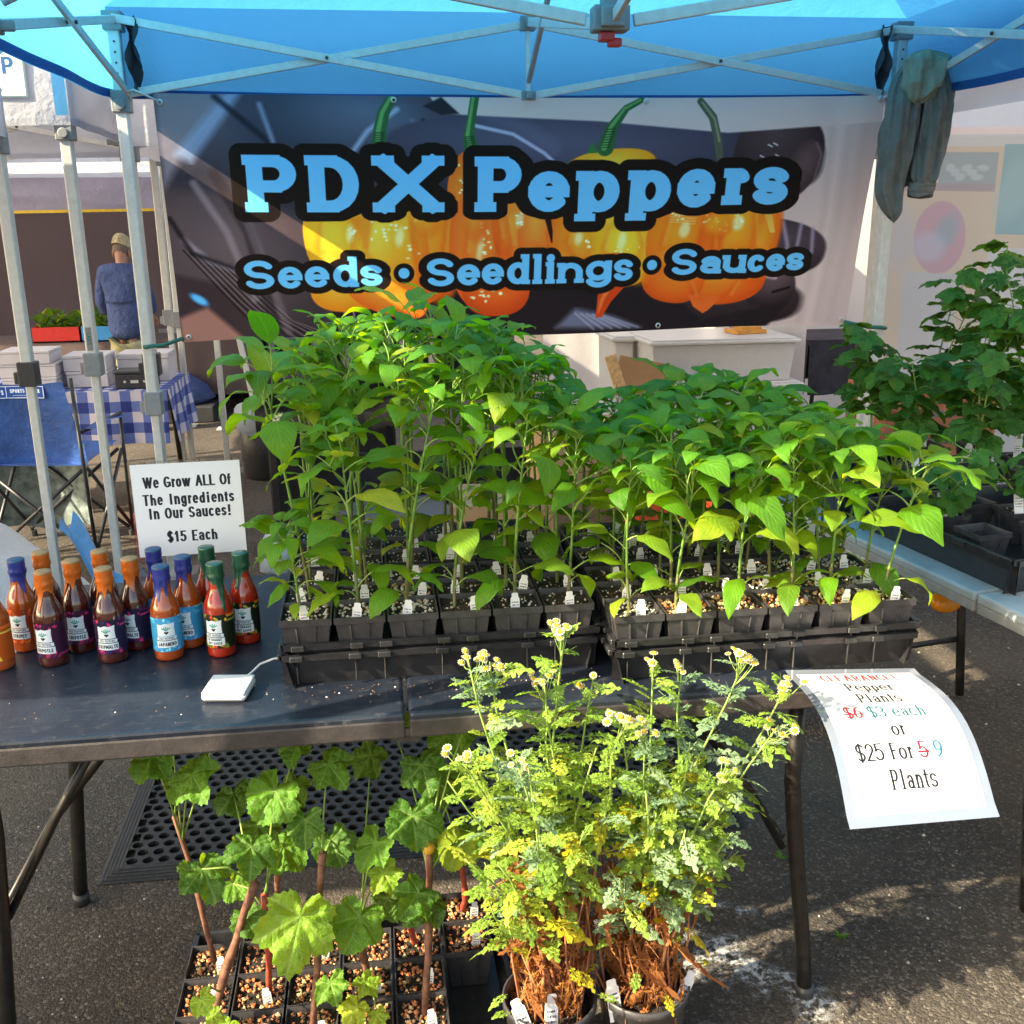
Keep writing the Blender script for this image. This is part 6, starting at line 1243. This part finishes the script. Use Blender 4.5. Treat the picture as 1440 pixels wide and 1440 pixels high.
def skin(name, chain, edges, mat, parent, sub=2):
    me = bpy.data.meshes.new(name); me.from_pydata([c[0] for c in chain], edges, []); o = put(name, me, parent); sm = o.modifiers.new('skin', 'SKIN'); sm.use_smooth_shade = True
    for v, c in zip(me.skin_vertices[0].data, chain): r = c[1]; v.radius = r if isinstance(r, tuple) else (r, r)
    me.skin_vertices[0].data[0].use_root = True; s2 = o.modifiers.new('sub', 'SUBSURF'); s2.levels = s2.render_levels = sub; me.materials.append(MATS[mat] if isinstance(mat, str) else mat); return o
plain('skin', (.42, .22, .15), .55, 0, 20, .08, .05); plain('shirt_blue', (.055, .085, .21), .85, 0, 6, .25, .9, .03, .2); plain('trousers_khaki', (.36, .35, .20), .85, 0, 8, .15, .5, .01); plain('cap_camo', (.38, .32, .20), .85, 0, 40, .5, .3)
pp = thing('person', 'person seen from behind in a blue shirt, khaki trousers and a camouflage cap', 'person', (-1.83, 8.05, 0), R(-6)); pp.scale = (.72, .85, 1)
# height about 1.55 with the head bowed; y+ is where the person faces
body = skin('body', [((0, 0, .84), (.05, .04)), ((0, .0, .98), (.09, .06)), ((0, .02, 1.12), (.10, .06)), ((0, .04, 1.20), (.05, .045)), ((0, .06, 1.26), (.055, .055)), ((0, .085, 1.335), (.078, .09)), ((0, .10, 1.40), (.066, .08)),
 ((-.17, .02, 1.19), .05), ((-.23, .05, .97), .042), ((-.20, .22, .84), .034), ((-.17, .30, .84), (.035, .018)), ((.17, .02, 1.19), .05), ((.23, .05, .97), .042), ((.20, .22, .84), .034), ((.17, .30, .84), (.035, .018)),
 ((-.075, 0, .62), .045), ((-.10, .01, .42), .05), ((-.10, -.01, .08), .042), ((-.11, .12, .035), (.04, .03)), ((.075, 0, .62), .045), ((.10, .01, .42), .05), ((.10, -.01, .08), .042), ((.11, .12, .035), (.04, .03))],
 [(0, 1), (1, 2), (2, 3), (3, 4), (4, 5), (5, 6), (2, 7), (7, 8), (8, 9), (9, 10), (2, 11), (11, 12), (12, 13), (13, 14), (0, 15), (15, 16), (16, 17), (17, 18), (0, 19), (19, 20), (20, 21), (21, 22)], 'skin', pp)
for s_ in (-1, 1):
    for k in range(5):
        a = (k-2)*.22; b0 = Vector((s_*.17+(k-2)*.013, .32, .84)); l = (.05, .07, .075, .07, .055)[k] if k else .05
        if k == 0: b0 = Vector((s_*.17-s_*.03, .29, .84)); d = Vector((-s_*.6, .6, -.3))
        else: d = Vector((math.sin(a)*.4, .9, -.4))
        mb = MB(); d.normalize(); mb.tube([b0, b0+d*l*.5, b0+d*l*.8+Vector((0, 0, -.012)), b0+d*l+Vector((0, 0, -.025))], [.009, .0085, .008, .006], 6); part('finger', mb, 'skin', pp, True)
skin('shirt', [((0, -.005, .69), (.20, .13)), ((0, -.005, .86), (.185, .125)), ((0, 0, 1.02), (.19, .125)), ((0, .01, 1.15), (.185, .105)), ((0, .035, 1.25), (.088, .075)), ((-.185, .02, 1.185), (.072, .075)), ((-.245, .04, 1.0), .07), ((-.235, .13, .90), .062), ((.185, .02, 1.185), (.072, .075)), ((.245, .04, 1.0), .07), ((.235, .13, .90), .062)],
     [(0, 1), (1, 2), (2, 3), (3, 4), (3, 5), (5, 6), (6, 7), (3, 8), (8, 9), (9, 10)], 'shirt_blue', pp)
mb = MB(); mb.grid(lambda u, v: (-.15+.30*u, -.128-.022*math.sin(math.pi*u)+.02*(1-v), .985+.02*v-.012*math.sin(u*3.1)), 12, 2); part('shirt_vent', mb, 'shirt_blue', pp, True)
skin('trousers', [((0, 0, .80), (.15, .10)), ((-.09, 0, .62), .11), ((-.105, .01, .40), .078), ((-.105, -.005, .10), .065), ((.09, 0, .62), .11), ((.105, .01, .40), .085), ((.105, -.005, .10), .065)], [(0, 1), (1, 2), (2, 3), (0, 4), (4, 5), (5, 6)], 'trousers_khaki', pp)
mb = MB(); mb.lathe([(.083, 0), (.086, .02), (.080, .05), (.060, .078), (.025, .092), (0, .094)], 20, cap=False); mb.grid(lambda u, v: ((.075+.075*v*.9)*math.sin((u-.5)*1.9), (.075+.085*v)*math.cos((u-.5)*1.9), .006-.02*v), 10, 3); part('cap', mb, 'cap_camo', pp, True, loc=(0, .095, 1.375), rot=(R(-22), 0, R(-18)), scale=1.08)
for s_ in (-1, 1): mb = MB(); mb.lathe([(.004, -.03), (.014, -.012), (.015, .01), (.006, .028)], 8); part('ear', mb, 'skin', pp, True, loc=(s_*.082, .075, 1.335), scale=(.6, 1, 1))
plain('hair_grey', (.16, .12, .09), .9); mb = MB(); mb.lathe([(.066, -.035), (.080, -.01), (.083, .02)], 18, cap=False); part('hair', mb, 'hair_grey', pp, True, loc=(0, .088, 1.35), rot=(R(-22), 0, 0), scale=1.03)
for s_ in (-1, 1): mb = MB(); mb.box(s_*.11-.045, s_*.11+.045, -.06, .19, 0, .06, taper=.006); part('shoe', mb, 'black_plastic', pp, bevel=.015)

# ------------------------------------------------------------ far centre: black draped tables, bin, bag, leaning leg
def stripe():
    m, t, b, o = nodes('stripe_skirt'); uv = t.nodes.new('ShaderNodeUVMap'); sp = t.nodes.new('ShaderNodeSeparateXYZ'); L(t, uv.outputs[0], sp.inputs[0]); w_ = math_(t, 'SINE', math_(t, 'MULTIPLY', sp.outputs[0], 150)); L(t, ramp(t, w_, [(.5, (.012, .012, .013)), (.7, (.30, .27, .24))]), b.inputs['Base Color']); b.inputs['Roughness'].default_value = .9
plain('runner_lit_fold_grey', (.33, .31, .29), .85, 0, 8, .15, .4)  # grey of tabletop and runner, also painted sunlight on the skirt folds
t = thing('draped_table', 'long table in a black pleated skirt, its sunlit folds coloured grey, behind the banner', 'table', (-.9, 9.4, 0))
mb = MB(); mb.box(-.95, 1.5, -.02, .7, .60, .63); part('tabletop', mb, 'runner_lit_fold_grey', t)
mb = MB(); mb.grid(lambda u, v: (-.95+.75*u, -.05-.035*math.sin(u*60)*(1.2-v), .02+.60*v), 70, 3); part('black_skirt', mb, 'black_cloth', t, True)
for k in range(13): mb = MB(); x = -.18+k*.13; mb.grid(lambda u, v: (x+.075*u*(1.25-.4*v), -.05-.03*math.sin(u*3.14), .05+.57*v), 6, 3); part('sunlit_fold', mb, 'runner_lit_fold_grey', t, True); mb = MB(); mb.grid(lambda u, v: (x+.085+.055*u, -.04-.02*math.sin(u*3.1), .02+.60*v), 3, 2); part('black_pleat', mb, 'black_cloth', t, True)  # grey strips paint the sunlit folds of the black skirt
mb = MB(); mb.box(-.95, 1.5, -.1, -.085, .545, .66); part('table_runner', mb, 'runner_lit_fold_grey', t)
mb = MB(); mb.bar((-.86, 6.8, .84), (-.74, 6.8, .02), .035); single('tent_pole', mb, 'white_steel', 'loose white tent pole leaning in front of the black bin', 'pole', bevel=.004)
t = thing('trash_bin', 'black bin wrapped in a clear plastic liner beside the black case', 'bin', (-.70, 6.45, 0)); mb = MB(); mb.lathe([(.13, 0), (.145, .02), (.15, .1), (.16, .12), (.16, .42)], 20); part('bin_body', mb, 'black_plastic', t, True)
mb = MB(); mb.lathe([(.175, .30), (.19, .36), (.175, .44), (.1, .47), (.02, .46)], 24, fn=lambda i, a, r, z: (r*(1+.06*math.sin(7*a+i)), z+.015*math.sin(4*a+i)), cap=False); part('liner', mb, fabric('liner_film', (.5, .55, .62), .3, (.6, .6, .7), .3, 12, .8, .6), t, True)
mb = MB(); mb.box(-.30, .30, -.17, .17, 0, .72); t = thing('equipment_case', 'tall black padded equipment case standing behind the pepper plants', 'case', (-.22, 4.95, 0)); part('case_body', mb, 'black_cloth', t, bevel=.04); mb = MB(); mb.grid(lambda u, v: (-.34+.68*u, -.18-.015*math.sin(u*13+v*4), .60+.25*v-.02*math.sin(u*6)), 20, 6); part('case_cover', mb, 'black_cloth', t, True); mb = MB(); mb.box(-.33, .33, -.18, .18, .70, .85); part('case_lid', mb, 'black_cloth', t, bevel=.05)
mb = MB(); mb.lathe([(.07, 0), (.10, .03), (.09, .12), (.05, .20), (.015, .23)], 14, fn=lambda i, a, r, z: (r*(1+.16*math.sin(3*a+i*2)), z+.01*math.sin(5*a))); single('plastic_bag', mb, 'liner_film', 'crumpled clear plastic bag on the asphalt beside the black case', 'bag', smooth=True, loc=(-.47, 4.55, 0))
# clothes pile under the dark tent
mb = MB(); mb.lathe([(.2, 0), (.26, .05), (.2, .16), (.1, .24), (.03, .26)], 16, fn=lambda i, a, r, z: (r*(1+.14*math.sin(3*a+i)), z)); single('clothes_pile', mb, 'shirt_blue', 'pile of dark blue clothes under the far black draped table end', 'clothes', smooth=True, loc=(-1.6, 8.6, .12))
mb = MB(); mb.box(-.3, .3, -.25, .25, 0, .13); single('storage_box', mb, 'black_plastic', 'low black box under the pile of dark blue clothes', 'box', loc=(-1.6, 8.6, 0), bevel=.01)

# ------------------------------------------------------------ behind the banner on the right
def tote(x0, x1, y0, y1, z0, h, lb):
    t = thing('storage_tote', lb, 'storage tote', ((x0+x1)/2, (y0+y1)/2, z0), 0, 'white plastic totes stacked behind the banner'); a, b = (x1-x0)/2, (y1-y0)/2
    mb = MB(); mb.box(-a+.02, a-.02, -b+.02, b-.02, 0, h-.03, taper=.02); part('body', mb, 'white_plastic', t, bevel=.01)
    mb = MB(); mb.box(-a, a, -b, b, h-.029, h-.010); mb.box(-a+.02, a-.02, -b+.02, b-.02, h-.0105, h); part('lid', mb, 'white_plastic', t, bevel=.006)
for k, (z, dx) in enumerate(((.0, .02), (.235, -.01), (.47, .03), (.70, 0))): tote(1.40+dx, 2.22+dx, 5.15, 5.7, z+.002*k, .232, ['lowest', 'second lowest', 'second highest', 'topmost'][k]+' long white plastic tote of the stack below the banner')
tote(1.27, 1.42, 5.45, 5.9, .0, .93, 'narrow white plastic tote standing left of the tote stack')
mb = MB(); mb.box(-.09, .09, -.07, .07, 0, .02); mb.box(-.05, .07, -.05, .05, .02, .035); single('snack_box', mb, plain('orange_print', (.62, .28, .05), .5), 'small orange and white package lying on top of the totes', 'package', loc=(2.0, 5.4, .94), rot=(0, 0, .2))
for k, (x, z, r, m_, lb) in enumerate(((1.22, .83, 12, 'cardboard', 'brown cardboard flap tilted beside the white totes'), (1.18, .86, -16, 'clay_tan', 'tan loaf shaped board leaning left of the white totes'))):
    mb = MB(); mb.box(-.14 if k == 0 else -.03, .14 if k == 0 else .03, -.006, .006, -.10, .10); single('cardboard_sheet' if k == 0 else 'board', mb, m_, lb, 'cardboard' if k == 0 else 'board', loc=(x+.1*(1-k), 4.95, z-.06), rot=(R(-15), R(r), 0), bevel=.004)
clothtable('grey_cloth_table', 'table under a hanging dark grey cloth left of the right tent legs', 2.68, 3.7, 6.1, 6.7, .80, .34, 'grey_cloth')
t = thing('wooden_crate', 'stack of reddish wooden slat crates behind the right tent legs', 'crate', (2.60, 4.6, 0))
for zz in range(6):
    for side in (0, 1):
        mb = MB(); mb.box(-.28, .28, -.20 if not side else .18, -.18 if not side else .20, .02+zz*.13, .115+zz*.13); part('slat', mb, 'wood_crate', t, bevel=.003)
        mb = MB(); mb.box(-.28 if not side else .26, -.26 if not side else .28, -.178, .178, .02+zz*.13, .115+zz*.13); part('slat', mb, 'wood_crate', t, bevel=.003)
for x in (-.25, .25):
    for y in (-.165, .165): mb = MB(); mb.box(x-.012, x+.012, y-.012, y+.012, 0, .79); part('post', mb, 'wood_crate', t)
# boxes on the ground behind the table
for k, (x, y, w_, h, m_, lb) in enumerate(((.42, 3.3, .34, .62, 'cardboard', 'open cardboard box glimpsed between the pepper stems, centre'), (1.02, 3.35, .26, .60, plain('orange_box', (.65, .07, .015), .6), 'bright orange red carton glimpsed between the right pepper stems'), (.78, 3.7, .36, .78, 'cardboard', 'tall cardboard box behind the right pepper trays'), (.05, 3.6, .4, .5, 'black_plastic', 'black storage box behind the left pepper trays'))):
    box('carton', lb, 'carton', x-w_/2, x+w_/2, y, y+.3, 0.0, h, m_, 'boxes standing behind the pepper table', rz=R(6*(k-1)))
mb = MB(); mb.box(-.9, 1.1, -.01, .01, 0, .62); single('dark_screen', mb, 'black_cloth', 'low black cloth partition under the back of the stall', 'partition', loc=(.75, 4.2, .0))

# litter and weed
for k, (x, y, r) in enumerate(((.02, 2.75, .3), (-.75, 3.5, 1.2), (-.3, 4.2, .7), (-.95, 2.95, .2))):
    mb = MB(); mb.add([(-.012, -.006, .001), (.014, -.004, .004), (.010, .007, .001), (-.01, .006, .003)], [(0, 1, 2, 3)]); single('paper_scrap', mb, 'petal_white', ['tiny torn paper scrap on the asphalt near the rubber mat', 'tiny paper scrap on the asphalt under the camp chair', 'tiny pale paper scrap on the asphalt right of the sauce sign', 'tiny paper scrap on the asphalt left of the rubber mat'][k], 'litter', 'paper scraps on the asphalt', loc=(x, y, .001), rot=(0, 0, r))
for k, (x, y) in enumerate(((.95, 2.12), (1.0, 2.22), (.93, 1.82))):
    mb = MB(); rnd = random.Random(k)
    for j in range(26):
        a = rnd.uniform(0, 6.28); l = rnd.uniform(.008, .022); c_, s_ = math.cos(a), math.sin(a); mb.add([(0, 0, 0), (c_*l*.5-s_*.002, s_*l*.5+c_*.002, l*.5), (c_*l, s_*l, l*.6), (c_*l*.5+s_*.002, s_*l*.5-c_*.002, l*.5)], [(0, 1, 2, 3)])
    single('weed', mb, 'pepper_leaf', ['tiny green weed nearest behind the clearance sign shadow', 'tiny green weed farthest back under the clearance sign', 'tiny green weed closest to the right table leg foot'][k], 'weed', 'weeds in the asphalt', loc=(x+.02*k, y, 0))

cv = Canvas(300, 70, (.50, .51, .50)); cv.text('LABOS', 150, 58, 46, hx('0c5a4e'), a=.06, b=.06, wid=.6, gap=.12)
mb = MB(); mb.grid(lambda u, v: (-1.10-.012+.022*v, 4.2085-.0005, 1.16-.09*u), 1, 1); 
A_tent = [q for q in bpy.data.objects if q.get('label', '').startswith('white pop-up tent with a blue corner')][0]
part('handwriting', mb, mat_img('marker_print', cv.image('marker')), A_tent, loc=(2.56, -5.175, 0))

mb = MB(); rnd = random.Random(12)
for k in range(300):
    x, y = (rnd.gauss(.1, .28), rnd.gauss(1.745, .03)) if k % 3 else (rnd.uniform(-.7, .75), rnd.uniform(1.66, 2.38)); 
    if not (-.74 < x < .78 and 1.645 < y < 2.4) or (y > 1.775 and x > -.2) or (y > 1.69 and x > .4): continue
    r = rnd.uniform(.0007, .0026); mb.m = rnd.choice((0, 0, 2, 2, 2, 1)); mb.add([(x-r, y, .7202), (x, y-r*.7, .7202), (x+r, y, .7202), (x, y+r*.7, .7202), (x, y, .7202+r*.8)], [(0, 1, 4), (1, 2, 4), (2, 3, 4), (3, 0, 4)])
o = part('soil_crumbs', mb, ['soil_dark', 'perlite', 'stone_brown'], None); o['kind'] = 'stuff'; tag(o, 'soil crumbs and perlite grains scattered on the black table top', 'crumbs')
